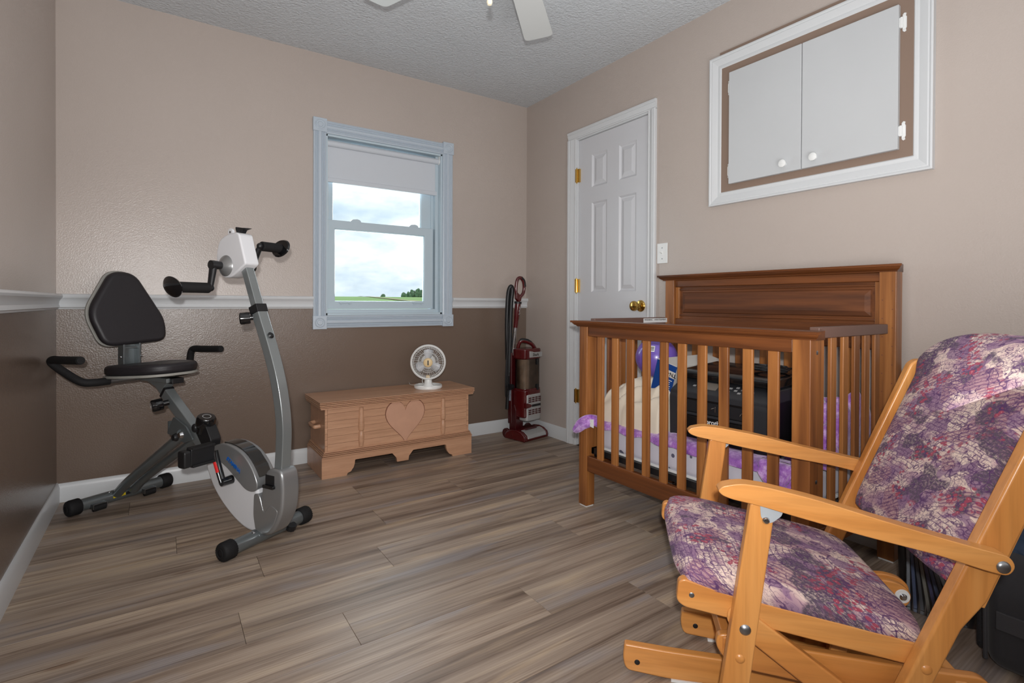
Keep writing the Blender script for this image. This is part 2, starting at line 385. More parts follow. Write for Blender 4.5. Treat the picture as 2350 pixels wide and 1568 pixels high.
# ------------------------------------------------------------------ window
win = thing('window_1', 'white double-hung window with fluted casing and corner rosettes', 'window', (0, 0, 0)); win['kind'] = 'structure'; del win['category']
def flute(w):   # casing cross-section across its width (u, out)
    return [(0, 0), (0, .012), (w*.10, .015), (w*.16, .010), (w*.24, .016), (w*.32, .010), (w*.40, .018), (w*.50, .019), (w*.60, .018), (w*.68, .010), (w*.76, .016), (w*.84, .010), (w*.90, .015), (w, .012), (w, 0)]
cw = .074
def casing_v(x0, z0, z1, w=cw):
    bm = BM(); prism(bm, flute(w), z0, z1, lambda p, a: (x0+p[0], YB-p[1], a)); return link_mesh('casing', bm, M['win_white'], win, angle=20)
def casing_h(z0, x0, x1, w=cw):
    bm = BM(); prism(bm, flute(w), x0, x1, lambda p, a: (a, YB-p[1], z0+p[0])); return link_mesh('casing', bm, M['win_white'], win, angle=20)
casing_v(.749, .868, 1.966); casing_v(1.597, .868, 1.966); casing_h(1.963, .823, 1.597); casing_h(.794, .823, 1.597)
for cx, cz in ((.785, 2.006), (1.635, 2.006), (.785, .828), (1.635, .828)):
    bm = BM(); cbox(bm, (cx, YB-.011, cz), (.080, .022, .080))
    rb = link_mesh('rosette_block', bm, M['win_white'], win, bevel=.002)
    bm = BM(); lathe(bm, [(.030, 0), (.030, .004), (.026, .006), (.022, .003), (.017, .003), (.014, .007), (.008, .008), (0, .006)], (cx, YB-.0215, cz), (0, -1, 0), 28)
    link_mesh('rosette', bm, M['win_white'], rb)
# jambs lining the opening
bm = BM()
for lo, hi in (((WX0-.001, YB-.002, WZ0), (WX0+.012, YB+T, WZ1)), ((WX1-.012, YB-.002, WZ0), (WX1+.001, YB+T, WZ1)), ((WX0, YB-.002, WZ1-.012), (WX1, YB+T, WZ1+.001)), ((WX0, YB-.002, WZ0-.001), (WX1, YB+T, WZ0+.014))): box(bm, lo, hi)
link_mesh('jamb', bm, M['vinyl'], win, bevel=.001)
bm = BM()   # inner vinyl frame with track lips
for x0, x1 in ((WX0+.012, WX0+.024), (WX1-.050, WX1-.012)):
    box(bm, (x0, YB+.070, WZ0+.012), (x1, YB+.12, WZ1-.012))
box(bm, (WX1-.034, YB+.035, WZ0+.012), (WX1-.012, YB+.070, WZ1-.012))
box(bm, (WX0+.012, YB+.030, WZ0+.012), (WX1-.012, YB+.12, WZ0+.036)); box(bm, (WX0+.012, YB+.06, WZ1-.05), (WX1-.012, YB+.12, WZ1-.012))
link_mesh('window_frame', bm, M['vinyl'], win, bevel=.0015)
def sash(name, x0, x1, z0, z1, y0, y1, gx0, gx1, gz0, gz1):
    bm = BM()
    prismo = [((x0, z0), (gx0, gz0)), ((x1, z0), (gx1, gz0)), ((x1, z1), (gx1, gz1)), ((x0, z1), (gx0, gz1))]
    O0 = [bm.verts.new((a[0], y0, a[1])) for a, b in prismo]; O1 = [bm.verts.new((a[0], y1, a[1])) for a, b in prismo]
    I0 = [bm.verts.new((b[0], y0+.002, b[1])) for a, b in prismo]
    s = .006; g2 = [(gx0+s, gz0+s), (gx1-s, gz0+s), (gx1-s, gz1-s), (gx0+s, gz1-s)]
    I1 = [bm.verts.new((b[0], (y0+y1)/2, b[1])) for b in g2]; I2 = [bm.verts.new((b[0], y1, b[1])) for b in g2]
    for i in range(4):
        j = (i+1) % 4
        for A, B in ((O0, I0), (I0, I1), (I1, I2), (I2, O1), (O1, O0)): face(bm, (A[i], A[j], B[j], B[i]))
    s_ = link_mesh(name, bm, M['vinyl'], win, bevel=.001, seg=1)
    bm = BM(); box(bm, (gx0, (y0+y1)/2-.002, gz0), (gx1, (y0+y1)/2+.002, gz1)); link_mesh('pane', bm, M['glass'], s_, smooth=False)
    return s_
lo_s = sash('lower_sash', .842, 1.549, .908, 1.456, YB+.045, YB+.075, .888, 1.491, .953, 1.405)
up_s = sash('upper_sash', .842, 1.549, 1.430, WZ1-.02, YB+.080, YB+.108, .884, 1.480, 1.458, WZ1-.06)
for x in (1.02, 1.41):   # sash locks on the meeting rail
    bm = BM(); prism(bm, roundpoly([(-.035, 0), (.035, 0), (.028, .012), (.010, .018), (-.02, .014)], .004), YB+.048, YB+.075, lambda p, a: (x+p[0], a, 1.456+p[1])); link_mesh('sash_lock', bm, M['vinyl'], lo_s)
for x in (.955, 1.44):   # lift tabs on the bottom rail
    bm = BM(); box(bm, (x-.04, YB+.036, .944), (x+.04, YB+.046, .949)); box(bm, (x-.03, YB+.04, .934), (x-.022, YB+.046, .944)); box(bm, (x+.022, YB+.04, .934), (x+.03, YB+.046, .944)); link_mesh('lift_tab', bm, M['vinyl'], lo_s, bevel=.001)
# roller blind
bl = thing('roller_blind', 'white roller blind pulled a quarter way down inside the window', 'blind', (0, 0, 0))
M['blind'] = pm('blind_fabric', S(200, 205, 212), .8, bump=(400, .1, .001))
bm = BM(); cyl(bm, (.836, YB+.030, 1.917), (1.580, YB+.030, 1.917), .019, n=28); link_mesh('roller', bm, M['blind'], bl)
bm = BM(); box(bm, (.838, YB+.0385, 1.700), (1.570, YB+.0405, 1.917)); link_mesh('shade', bm, M['blind'], bl, smooth=False)
bm = BM(); prism(bm, roundpoly([(.002, 1.684), (.020, 1.684), (.022, 1.696), (.018, 1.712), (.004, 1.712)], .004), .836, 1.572, lambda p, a: (a, YB+.028+p[0], p[1])); link_mesh('hem_bar', bm, M['blind'], bl)
for x in (.834, 1.583):
    bm = BM(); cyl(bm, (x-.004, YB+.030, 1.917), (x+.004, YB+.030, 1.917), .022, n=24); box(bm, (x-.003, YB+.012, 1.917), (x+.003, YB+.048, 1.95)); link_mesh('bracket', bm, M['white_plastic'], bl, bevel=.001)
bm = BM()
for k in range(0, 74):
    for dx in (0, .010): cbox(bm, (.838+.001*math.sin(k*.4), YB+.014+dx, 1.90-k*.0078), (.003, .003, .0035))
cyl(bm, (.838, YB+.014, 1.90), (.838, YB+.014, 1.325), .0008, n=6); cyl(bm, (.838, YB+.024, 1.90), (.838, YB+.024, 1.325), .0008, n=6)
link_mesh('bead_chain', bm, M['white_plastic'], bl)['kind'] = 'stuff'

# ------------------------------------------------------------------ door
door = thing('door_1', 'white six-panel door with brass knob behind the crib', 'door', (0, 0, 0)); door['kind'] = 'structure'; del door['category']
XD = XR+.012      # face of the slab, slightly recessed
bm = BM()
panels = [(2.375, 2.514, 1.703, 1.915), (2.132, 2.273, 1.710, 1.918), (2.375, 2.514, 1.022, 1.604), (2.132, 2.272, 1.024, 1.604), (2.375, 2.514, .22, .80), (2.132, 2.272, .22, .80)]
ys = sorted({DY0+.003, DY1-.003, *[p[0] for p in panels], *[p[1] for p in panels]}); zs = sorted({.008, DZ-.003, *[p[2] for p in panels], *[p[3] for p in panels]})
def merge(v, e=.008):
    out = []
    for q in v:
        if not out or q-out[-1] > e: out.append(q)
    return out
def snap(q, L): return min(L, key=lambda s: abs(s-q))
ys, zs = merge(ys), merge(zs)
pset = [tuple(snap(q, L) for q, L in zip(p, (ys, ys, zs, zs))) for p in panels]
V = {}
def gv(y, z, x=XD):
    k = (round(y, 5), round(z, 5), round(x, 5))
    if k not in V: V[k] = bm.verts.new((x, y, z))
    return V[k]
for a in range(len(ys)-1):
    for b in range(len(zs)-1):
        cy_, cz_ = (ys[a]+ys[a+1])/2, (zs[b]+zs[b+1])/2
        if any(p[0] < cy_ < p[1] and p[2] < cz_ < p[3] for p in pset): continue
        face(bm, (gv(ys[a], zs[b]), gv(ys[a+1], zs[b]), gv(ys[a+1], zs[b+1]), gv(ys[a], zs[b+1])))
slab = None
for p in pset:
    ins = [(0, 0), (.010, .009), (.016, .010), (.040, .002), (.042, .002)]
    yy = [v for v in ys if p[0] <= v <= p[1]]; zz = [v for v in zs if p[2] <= v <= p[3]]
    rings = []
    for (s, dpt) in ins:
        rings.append([gv(p[0]+s, p[2]+s, XD+dpt), gv(p[1]-s, p[2]+s, XD+dpt), gv(p[1]-s, p[3]-s, XD+dpt), gv(p[0]+s, p[3]-s, XD+dpt)])
    for A, B in zip(rings, rings[1:]):
        for i in range(4): face(bm, (A[i], A[(i+1) % 4], B[(i+1) % 4], B[i]))
    face(bm, rings[-1])
box(bm, (XD+.013, DY0+.003, .008), (XD+.035, DY1-.003, DZ-.003))
bmesh.ops.recalc_face_normals(bm, faces=bm.faces[:])
me_slab = link_mesh('slab', bm, M['door_white'], door, smooth=False)
bm = BM()
box(bm, (XR-.002, DY0-.014, 0), (XR+T, DY0+.001, DZ+.012)); box(bm, (XR-.002, DY1-.001, 0), (XR+T, DY1+.014, DZ+.012)); box(bm, (XR-.002, DY0, DZ-.001), (XR+T, DY1, DZ+.014))
link_mesh('jamb', bm, M['white'], door, bevel=.001)
def casp(w): return [(0, 0), (0, .009), (w*.12, .011), (w*.2, .008), (w*.34, .011), (w*.62, .017), (w*.7, .015), (w*.78, .019), (w*.95, .019), (w, .016), (w, 0)]
bm = BM(); prism(bm, casp(.078), 0, DZ+.010, lambda p, a: (XR-p[1], DY1+.008+p[0], a)); link_mesh('casing', bm, M['white'], door, angle=20)
bm = BM(); prism(bm, casp(.058), 0, DZ+.010, lambda p, a: (XR-p[1], DY0-.002-p[0], a)); link_mesh('casing', bm, M['white'], door, angle=20)
bm = BM(); prism(bm, casp(.056), DY0-.060, DY1+.086, lambda p, a: (XR-p[1], a, DZ+.008+p[0])); link_mesh('casing', bm, M['white'], door, angle=20)
for z in (1.80, 1.066, .33):
    bm = BM(); cyl(bm, (XR-.004, DY1+.002, z-.045), (XR-.004, DY1+.002, z+.045), .006, n=12)
    for q in range(4): cyl(bm, (XR-.004, DY1+.002, z-.045+.02+q*.0187), (XR-.004, DY1+.002, z-.045+.0215+q*.0187), .0068, n=12)
    ball(bm, (XR-.004, DY1+.002, z+.047), .005, u=10, v=6); ball(bm, (XR-.004, DY1+.002, z-.047), .005, u=10, v=6)
    box(bm, (XR-.001, DY1-.018, z-.044), (XR+.012, DY1-.002, z+.044)); box(bm, (XR-.010, DY1+.004, z-.044), (XR-.003, DY1+.014, z+.044))
    link_mesh('hinge', bm, M['brass'], door)
bm = BM(); lathe(bm, [(.0, 0), (.034, 0), (.034, .004), (.029, .010), (.015, .013), (.012, .018), (.012, .030), (.017, .036), (.026, .044), (.030, .056), (.027, .066), (.018, .072), (0, .073)], (XD, DY0+.062, .935), (-1, 0, 0), 32)
link_mesh('door_knob', bm, M['brass'], door)
bm = BM(); box(bm, (XR-.0025, DY0-.004, .905), (XR+.010, DY0+.0025, .962)); link_mesh('strike_plate', bm, M['brass'], door)

# ------------------------------------------------------------------ wall cabinet
cab = thing('wall_cabinet', 'white two-door hatch in a brown panel with white moulded frame high on right wall', 'cabinet', (XR, 0, 0))
M['cab_door'] = pm('cabinet_door_white', S(192, 194, 196), .45, var=(3, .03))
def X_(v): return -v
bm = BM(); box(bm, (-.012, .745, 1.470), (0, 1.568, 2.19)); link_mesh('back_panel', bm, pm('panel_brown', S(133, 112, 98), .5, bump=(120, .1)), cab, smooth=False)
cz0, cz1, cy0, cy1 = 1.437, 2.1707, .703, 1.6182
fw_ = .064
prf = [(0, 0), (0, .012), (.006, .016), (.014, .016), (.018, .010), (.030, .013), (.046, .018), (.054, .024), (.060, .024), (.064, .020), (.064, 0)]
prf = [(fw_-a, b) for a, b in prf]   # thickest on the outside
bm = BM(); 
def mitre(bm, prof, yA, yB, zA, zB):
    """picture-frame moulding: outline yA<yB, zA<zB outer; prof (inward, out)"""
    R = []
    for a, b in prof: R.append([bm.verts.new((-b, y, z)) for y, z in ((yA+a, zA+a), (yB-a, zA+a), (yB-a, zB-a), (yA+a, zB-a))])
    for A, B in zip(R, R[1:]):
        for i in range(4): face(bm, (A[i], A[(i+1) % 4], B[(i+1) % 4], B[i]))
prf2 = [(0, 0), (0, .024), (.006, .026), (.012, .022), (.016, .024), (.030, .020), (.044, .014), (.050, .016), (.058, .016), (.062, .012), (.064, .010), (.064, 0)]
mitre(bm, prf2, cy0, cy1, cz0, cz1); link_mesh('frame', bm, M['white'], cab, angle=20)
# doors: right leaf (nearer the camera) and left leaf
for nm, ya, yb, ky, hy, hs in (('near', .807, 1.1585, 1.102, .795, -1), ('far', 1.1615, 1.505, 1.231, 1.512, 1)):
    bm = BM(); box(bm, (-.031, ya, 1.530), (-.012, yb, 2.068)); d_ = link_mesh('door', bm, M['cab_door'], cab, bevel=.0025)
    bm = BM(); lathe(bm, [(0, 0), (.008, 0), (.007, .010), (.012, .014), (.0165, .019), (.0165, .023), (.010, .026), (0, .027)], (-.031, ky, 1.566), (-1, 0, 0), 28); link_mesh('door_knob', bm, M['white_plastic'], d_)
    for hz in (1.597, 2.000):
        bm = BM()
        prism(bm, roundpoly([(0, -.036), (.007, -.033), (.005, -.024), (.008, -.020), (.008, .020), (.005, .024), (.007, .033), (0, .036), (-.005, .030), (-.005, -.030)], .002), -.016, -.012, lambda p, a: (a, hy+hs*p[0], hz+p[1]))
        cyl(bm, (-.020, hy-hs*.006, hz-.020), (-.020, hy-hs*.006, hz+.020), .005, n=12)
        box(bm, (-.024, min(hy-hs*.014, hy-hs*.006), hz-.018), (-.014, max(hy-hs*.014, hy-hs*.006), hz+.018))
        for dz in (-.028, .028): ball(bm, (-.0165, hy+hs*.002, hz+dz), .003, u=8, v=6)
        link_mesh('hinge', bm, M['white_plastic'], d_, bevel=.0008, seg=1)

# ------------------------------------------------------------------ light switch
sw = thing('light_switch', 'white toggle light switch plate on the wall right of the door', 'switch', (XR, 1.925, 1.228))
bm = BM(); box(bm, (-.005, -.036, -.056), (0, .036, .056)); link_mesh('plate', bm, M['white_plastic'], sw, bevel=.003)
bm = BM(); box(bm, (-.0062, -.006, -.013), (-.004, .006, .013)); bar(bm, (-.004, 0, 0), (-.017, 0, .008), .008, .009); link_mesh('toggle', bm, M['white_plastic'], sw, bevel=.0012)
for dz in (-.030, .030):
    bm = BM(); lathe(bm, [(0, 0), (.0035, 0), (.003, .0015), (0, .002)], (-.005, 0, dz), (-1, 0, 0), 12); link_mesh('screw', bm, M['steel'], sw)
# ================================================================== ceiling fan
M['fan_white'] = pm('fan_white', S(205, 207, 206), .42, bump=(60, .03))
M['fan_cream'] = pm('fan_cream', S(236, 226, 200), .35)
FZ = 2.205; fan = thing('ceiling_fan', 'white ceiling fan with rounded blades and a light dome at top edge', 'ceiling fan', (.997, 1.499, ZC))
dz = FZ-ZC
bm = BM(); lathe(bm, [(0, 0), (.07, 0), (.072, -.02), (.05, -.06), (.03, -.07), (0, -.07)], (0, 0, 0), (0, 0, 1), 36); link_mesh('canopy', bm, M['fan_white'], fan)
bm = BM(); lathe(bm, [(0, -.06), (.06, -.06), (.10, -.09), (.115, -.13), (.115, -.20), (.10, -.235), (.06, -.25), (0, -.25)], (0, 0, 0), (0, 0, 1), 40); link_mesh('motor_housing', bm, M['fan_white'], fan)
bm = BM(); lathe(bm, [(.05, -.25), (.075, -.27), (.10, -.285), (.10, -.292), (.0, -.292)], (0, 0, 0), (0, 0, 1), 40); link_mesh('light_fitter', bm, M['fan_white'], fan)
lampm = bpy.data.materials.new('lamp_glass'); lampm.use_nodes = True; b_ = lampm.node_tree.nodes['Principled BSDF']; b_.inputs['Base Color'].default_value = S(240, 236, 224); b_.inputs['Roughness'].default_value = .3
b_.inputs['Emission Color'].default_value = S(255, 240, 214); b_.inputs['Emission Strength'].default_value = .35
nz_ = nd(lampm.node_tree, 'ShaderNodeTexNoise', Scale=6.0); lk(lampm.node_tree, ramp(lampm.node_tree, nz_.outputs[0], [(.2, S(240, 236, 224)), (.8, S(232, 226, 212))]), b_.inputs['Base Color'])
bm = BM(); lathe(bm, [(0, -.372), (.05, -.367), (.095, -.345), (.125, -.312), (.130, -.292), (.0, -.290)], (0, 0, 0), (0, 0, 1), 40); link_mesh('glass_dome', bm, lampm, fan)
bm = BM(); tube(bm, [(-.094, -.022, -.30), (-.094, -.022, -.455)], .0012, n=6, smooth=False); lathe(bm, [(0, 0), (.004, .002), (.009, .028), (.010, .036), (.007, .044), (0, .046)], (-.094, -.022, -.452), (0, 0, -1), 16)
link_mesh('pull_chain', bm, M['fan_cream'], fan)
for a in (44.5, 112.5, 186, 258, 330):
    R = Matrix.Rotation(math.radians(a), 4, 'Z'); tilt = Matrix.Translation((0, 0, dz)) @ Matrix.Rotation(math.radians(-7), 4, 'X')
    bm = BM(); pts = roundpoly([(.20, -.052), (.685, -.0685), (.685, .0685), (.20, .052)], [.02, .030, .030, .02], 6)
    prism(bm, pts, -.003, .003, lambda p, q: R @ tilt @ Vector((p[0], p[1], q))); link_mesh('blade', bm, M['fan_white'], fan, bevel=.001, seg=1)
    bm = BM(); prism(bm, roundpoly([(.09, -.018), (.17, -.014), (.25, -.034), (.27, 0), (.25, .034), (.17, .014), (.09, .018)], .01, 3), .003, .008, lambda p, q: R @ tilt @ Vector((p[0], p[1], q))); link_mesh('blade_bracket', bm, M['fan_white'], fan)

# ================================================================== chest
pk = (S(184, 140, 110), S(194, 149, 118), S(202, 157, 126))
M['chest'] = wood('chest_paint', *pk, 'X', rough=.38, coat=.15, stretch=14, bump=.1)
def chest_front():
    mt = wood('chest_boards', *pk, 'X', rough=.42, coat=.1, stretch=14, bump=.12)
    return mt
M['chest_front'] = chest_front()
M['groove'] = pm('chest_groove', S(120, 72, 50), .7, var=(40, .1))
M['heart'] = pm('chest_heart', S(198, 152, 126), .5, var=(16, .06), bump=(60, .05))
CX0, CX1, CYF, CYB = .712, 1.628, 2.862, 3.195
ch = thing('hope_chest', 'peach-painted wooden chest with a heart on the front below the window', 'chest', ((CX0+CX1)/2, (CYF+CYB)/2, 0))
cx = (CX1-CX0)/2; cy = (CYB-CYF)/2
# base skirts with cut-outs
def skirt(x0, x1):
    w = x1-x0; f = lambda u: x0+w*u
    p = [(x0, 0), (f(.145), 0)]
    p += [(f(.150+.045*math.sin(t*PI/2)*1.0), .012+.066*(1-math.cos(t*PI/2))) for t in (0, .3, .6, .8, 1)]
    p += [(f(.215), .084), (f(.25), .090), (f(.40), .086), (f(.43), .080), (f(.458), .050), (f(.462), .026)]
    q = [(x0+x1-a, b) for a, b in p[::-1]]
    return p+q+[(x1, .118), (x0, .118)]
bm = BM(); prism(bm, skirt(-cx, cx), -cy, -cy+.018, XZ); link_mesh('front_skirt', bm, M['chest'], ch)
for s in (-1, 1):
    bm = BM(); box(bm, (s*cx-(.018 if s > 0 else 0), -cy+.018, 0), (s*cx+(.018 if s < 0 else 0), cy, .118)); link_mesh('side_skirt', bm, M['chest'], ch, bevel=.001)
# body
bx, by = cx-.018, cy-.014
bm = BM(); box(bm, (-bx, -by, .075), (bx, cy-.004, .372)); body = link_mesh('body', bm, M['chest'], ch, bevel=.001)
# front boards: six pieces, uneven joints
zz = [.140, .181, .222, .262, .305, .346, .372]
for k in range(6):
    bm = BM(); box(bm, (-bx+.014, -by-.005, zz[k]+.0004), (bx-.014, -by, zz[k+1]-.0004)); link_mesh('board', bm, M['chest_front'], ch, bevel=.0006, seg=1)
for s in (-1, 1):
    for k in range(7):
        bm = BM(); x0, x1 = sorted((s*bx, s*(bx-.0135))); box(bm, (x0, -by-.005-(.0006 if k % 2 else 0), .140+k*.0331+.0006), (x1, -by, .140+(k+1)*.0331-.0006)); link_mesh('corner_joint', bm, M['chest_front'], ch, bevel=.0006, seg=1)
def ridges(name, z0, z1, x, yf, yb, n, step):
    h = (z1-z0)/n
    for k in range(n):
        e = step[k]; bm = BM(); box(bm, (-x-e, yf-e, z0+h*k+.0013), (x+e, yb, z0+h*(k+1)-.0013)); link_mesh(name, bm, M['chest'], ch, bevel=.0022)
bm = BM(); box(bm, (-bx-.002, -by-.008, .112), (bx+.002, cy-.002, .142)); box(bm, (-bx-.018, -by-.014, .374), (bx+.018, cy-.002, .409)); link_mesh('groove_core', bm, M['groove'], ch, smooth=False)
ridges('base_moulding', .112, .144, bx+.004, -by-.010, cy-.002, 4, (.014, .011, .008, .004))
ridges('lid_moulding', .372, .4085, bx+.018, -by-.014, cy, 4, (.008, .011, .014, .014))
bm = BM(); box(bm, (-bx-.032, -by-.030, .4095), (bx+.032, cy+.002, .4145)); link_mesh('lid', bm, M['chest'], ch, bevel=.0022)
# heart
def heart_pts(w, h, n=48):
    o = []
    for i in range(n):
        t = 2*PI*i/n; x = 16*math.sin(t)**3; z = 13*math.cos(t)-5*math.cos(2*t)-2*math.cos(3*t)-math.cos(4*t); o.append((x/32*w, (z+2.6)/29*h))
    return o
hx = .018
bm = BM(); prism(bm, [(hx+a*1.035, .250+b*1.03) for a, b in heart_pts(.238, .252)], -by-.0062, -by-.0045, XZ); link_mesh('heart_groove', bm, M['groove'], ch, smooth=False)
bm = BM(); prism(bm, [(hx+a, .250+b) for a, b in heart_pts(.238, .252)], -by-.0080, -by-.0045, XZ); link_mesh('heart', bm, M['heart'], ch, bevel=.0012)
# split spindles
for sx_ in (-.243, .262):
    bm = BM(); lathe(bm, [(0, .147), (.0125, .147), (.0125, .152), (.0155, .175), (.0165, .20), (.0135, .228), (.010, .233), (.0145, .236), (.0165, .243), (.0175, .262), (.0150, .30), (.0125, .350), (.0125, .364), (0, .364)], (sx_, -by-.004, 0), (0, 0, 1), 20, sy=1, up=Vector((0, 1, 0))); link_mesh('spindle', bm, M['chest_front'], ch)
# side handles
for s in (-1, 1):
    bm = BM(); tube(bm, [(s*bx, -.06, .265), (s*(bx+.022), -.058, .262), (s*(bx+.030), -.045, .261), (s*(bx+.030), .045, .261), (s*(bx+.022), .058, .262), (s*bx, .06, .265)], .010, n=10, k=5, sy=1.1); link_mesh('handle', bm, M['chest'], ch)

# ================================================================== desk fan
FX, FY, FB = 1.386, 2.985, .4148
df = thing('desk_fan', 'small white round desk fan standing on the peach chest', 'fan', (FX, FY, FB), math.radians(-27))
M['old_white'] = pm('fan_plastic', S(226, 226, 224), .35)
M['cream'] = pm('fan_hub_cream', S(226, 198, 150), .4)
M['fan_blade'] = glass_mat('fan_blade_clear', (.93, .93, .95, 1), .3, .2)
M['fan_blade'] = pm('fan_blade', S(196, 198, 204), .3)
bm = BM(); lathe(bm, [(0, .006), (.05, .008), (.062, .005), (.066, .012), (.075, .020), (.084, .022), (.0865, .018), (.0865, .006), (.082, 0), (0, 0)], (0, 0, 0), (0, 0, 1), 48); link_mesh('base', bm, M['old_white'], df)
bm = BM(); prism(bm, roundpoly([(-.078, -.020), (.078, -.020), (.070, .012), (-.070, .012)], .012), .012, .018, XY); link_mesh('base_ridge', bm, M['old_white'], df, bevel=.002)
bm = BM(); lathe(bm, [(.034, .012), (.030, .022), (.025, .030), (.023, .055), (.022, .062), (0, .062)], (0, 0, 0), (0, 0, 1), 28); link_mesh('neck', bm, M['old_white'], df)
HC = Vector((.0, -.004, .1640)); R0 = .109
bm = BM(); lathe(bm, [(0, .075), (.03, .072), (.042, .055), (.044, .020), (.03, .012), (0, .012)], HC, (0, 1, 0), 28); link_mesh('motor', bm, M['old_white'], df)
bm = BM(); lathe(bm, [(R0-.012, -.018), (R0-.006, -.022), (R0, -.018), (R0, .010), (R0-.006, .014), (R0-.012, .010), (R0-.009, -.004)], HC, (0, 1, 0), 64, loop=True)
link_mesh('guard_ring', bm, M['old_white'], df)
def guard(name, d0, d1, ncirc, n):
    bm = BM()
    for i in range(n):
        a = 2*PI*i/n; e = .12
        pts = [HC+Vector((math.cos(a+e*t)*r, d, math.sin(a+e*t)*r)) for t, r, d in ((0, .027, d1), (.5, .065, (d0+2*d1)/3), (1, R0-.010, d0))]
        tube(bm, pts, .0007, n=4, k=2)
    for r, d in ncirc: tube(bm, [HC+Vector((math.cos(2*PI*q/24)*r, d, math.sin(2*PI*q/24)*r)) for q in range(24)], .0011, n=4, k=1, smooth=False, closed=True)
    o = link_mesh(name, bm, M['old_white'], df); o['kind'] = 'stuff'; return o
guard('front_grille', -.018, -.042, [(.090, -.024), (.062, -.034)], 56); guard('rear_grille', .008, .040, [(.09, .020), (.06, .032)], 36)
for k in range(3):
    a0 = math.radians(90+k*120); bm = BM(); P = []
    n = 10
    A = []; B = []
    for q in range(n+1):
        t = q/n; rr = .020+.060*t; wd = .26+.36*math.sin(PI*min(1, .25+.62*t)); 
        A.append((rr, a0-wd*.9)); B.append((rr, a0+wd*.75))
    va = [bm.verts.new(HC+Vector((math.cos(a)*r, -.004, math.sin(a)*r))) for r, a in A]; vb = [bm.verts.new(HC+Vector((math.cos(a)*r, -.020, math.sin(a)*r))) for r, a in B]
    vm = [bm.verts.new(HC+Vector((math.cos((a+b)/2)*r*1.03, -.015, math.sin((a+b)/2)*r*1.03))) for (r, a), (_, b) in zip(A, B)]
    for i in range(n): face(bm, (va[i], va[i+1], vm[i+1], vm[i])); face(bm, (vm[i], vm[i+1], vb[i+1], vb[i]))
    o = link_mesh('blade', bm, M['fan_blade'], df); sl = o.modifiers.new('thick', 'SOLIDIFY'); sl.thickness = .0015
bm = BM(); lathe(bm, [(0, -.052), (.018, -.051), (.026, -.047), (.029, -.040), (.029, -.036), (0, -.036)], HC, (0, 1, 0), 36); hub = link_mesh('hub_cap', bm, M['cream'], df)
M['ink'] = pm('ink_dark', S(70, 66, 60), .6)
bm = BM(); cbox(bm, HC+Vector((.001, -.0525, 0)), (.008, .001, .030)); link_mesh('hub_badge', bm, M['ink'], hub)
bm = BM(); prism(bm, roundpoly([(-.016, .058), (.014, .058), (.010, .082), (-.012, .082)], .004), -.018, -.004, XZ); link_mesh('tilt_knuckle', bm, M['cream'], df, bevel=.002)
bm = BM(); tube(bm, [(-.02, .02, .05), (-.035, .03, .052), (-.037, .03, .035), (-.025, .035, .012), (-.05, .05, .022), (-.09, .055, .012), (-.12, .12, .006), (-.13, .20, .004)], .0022, n=8, k=5); link_mesh('cord', bm, M['old_white'], df)

# ================================================================== upright vacuum
M['red'] = pm('vacuum_red', S(80, 12, 16), .22, 0, coat=.6, bump=(20, .01), coat_rough=.06)
M['red_dk'] = pm('vacuum_red_dark', S(62, 10, 14), .3, coat=.3)
M['black'] = pm('black_plastic', S(24, 24, 26), .42, bump=(60, .03))
M['black_gloss'] = pm('black_gloss', S(16, 16, 18), .14, coat=.3, bump=(20, .01))
M['silver'] = pm('silver_plastic', S(176, 176, 176), .32, .35, bump=(50, .02))
M['cup'] = glass_mat('cup_clear', (.82, .78, .74, 1), .3, .05)
M['dust'] = pm('dust', S(92, 82, 76), .9, bump=(80, .6), var=(30, .5))
vc = thing('upright_vacuum', 'red upright vacuum cleaner with clear dust cup in the corner', 'vacuum', (2.142, 2.985, 0), math.radians(11.5))
# floor head (local x across, -y to the front)
hp = [(-.095, .0), (-.100, .020), (-.092, .042), (-.060, .062), (-.020, .070), (.03, .066), (.075, .050), (.088, .030), (.088, .006), (.070, 0)]
bm = BM(); prism(bm, hp, -.106, .106, WYZ); link_mesh('floor_head', bm, M['red'], vc, bevel=.006)
for s in (-1, 1):
    bm = BM(); prism(bm, [(a*1.03, b*1.04) for a, b in hp], s*.104, s*.126, WYZ); link_mesh('head_cap', bm, M['red'], vc, bevel=.010, seg=3)
bm = BM(); prism(bm, [(-.097, .012), (-.101, .022), (-.093, .043), (-.061, .064), (-.035, .070), (-.035, .066), (-.060, .058), (-.088, .040), (-.095, .022), (-.092, .012)], -.090, .100, WYZ); link_mesh('brush_window', bm, M['silver'], vc, bevel=.002)
bm = BM()
for k in range(8): ball(bm, (-.035+k*.011, -.047, .0695), .0035, u=8, v=6)
link_mesh('headlight_strip', bm, M['white_plastic'], vc)
bm = BM(); prism(bm, roundpoly([(-.06, -.052), (.06, -.052), (.040, .02), (-.045, .02)], .012), .062, .082, XY); link_mesh('head_cover', bm, M['red_dk'], vc, bevel=.006)
for s in (-1, 1):
    bm = BM(); lathe(bm, [(0, 0), (.030, 0), (.034, .004), (.034, .018), (.03, .022), (0, .022)], (s*.112-.011, .085, .035), (1, 0, 0), 28); link_mesh('wheel', bm, M['red_dk'], vc)
bm = BM(); prism(bm, roundpoly([(.02, .055), (.085, .040), (.085, .17), (.040, .24), (.02, .2)], .012), -.085, -.01, WYZ); link_mesh('neck', bm, M['red_dk'], vc, bevel=.006)
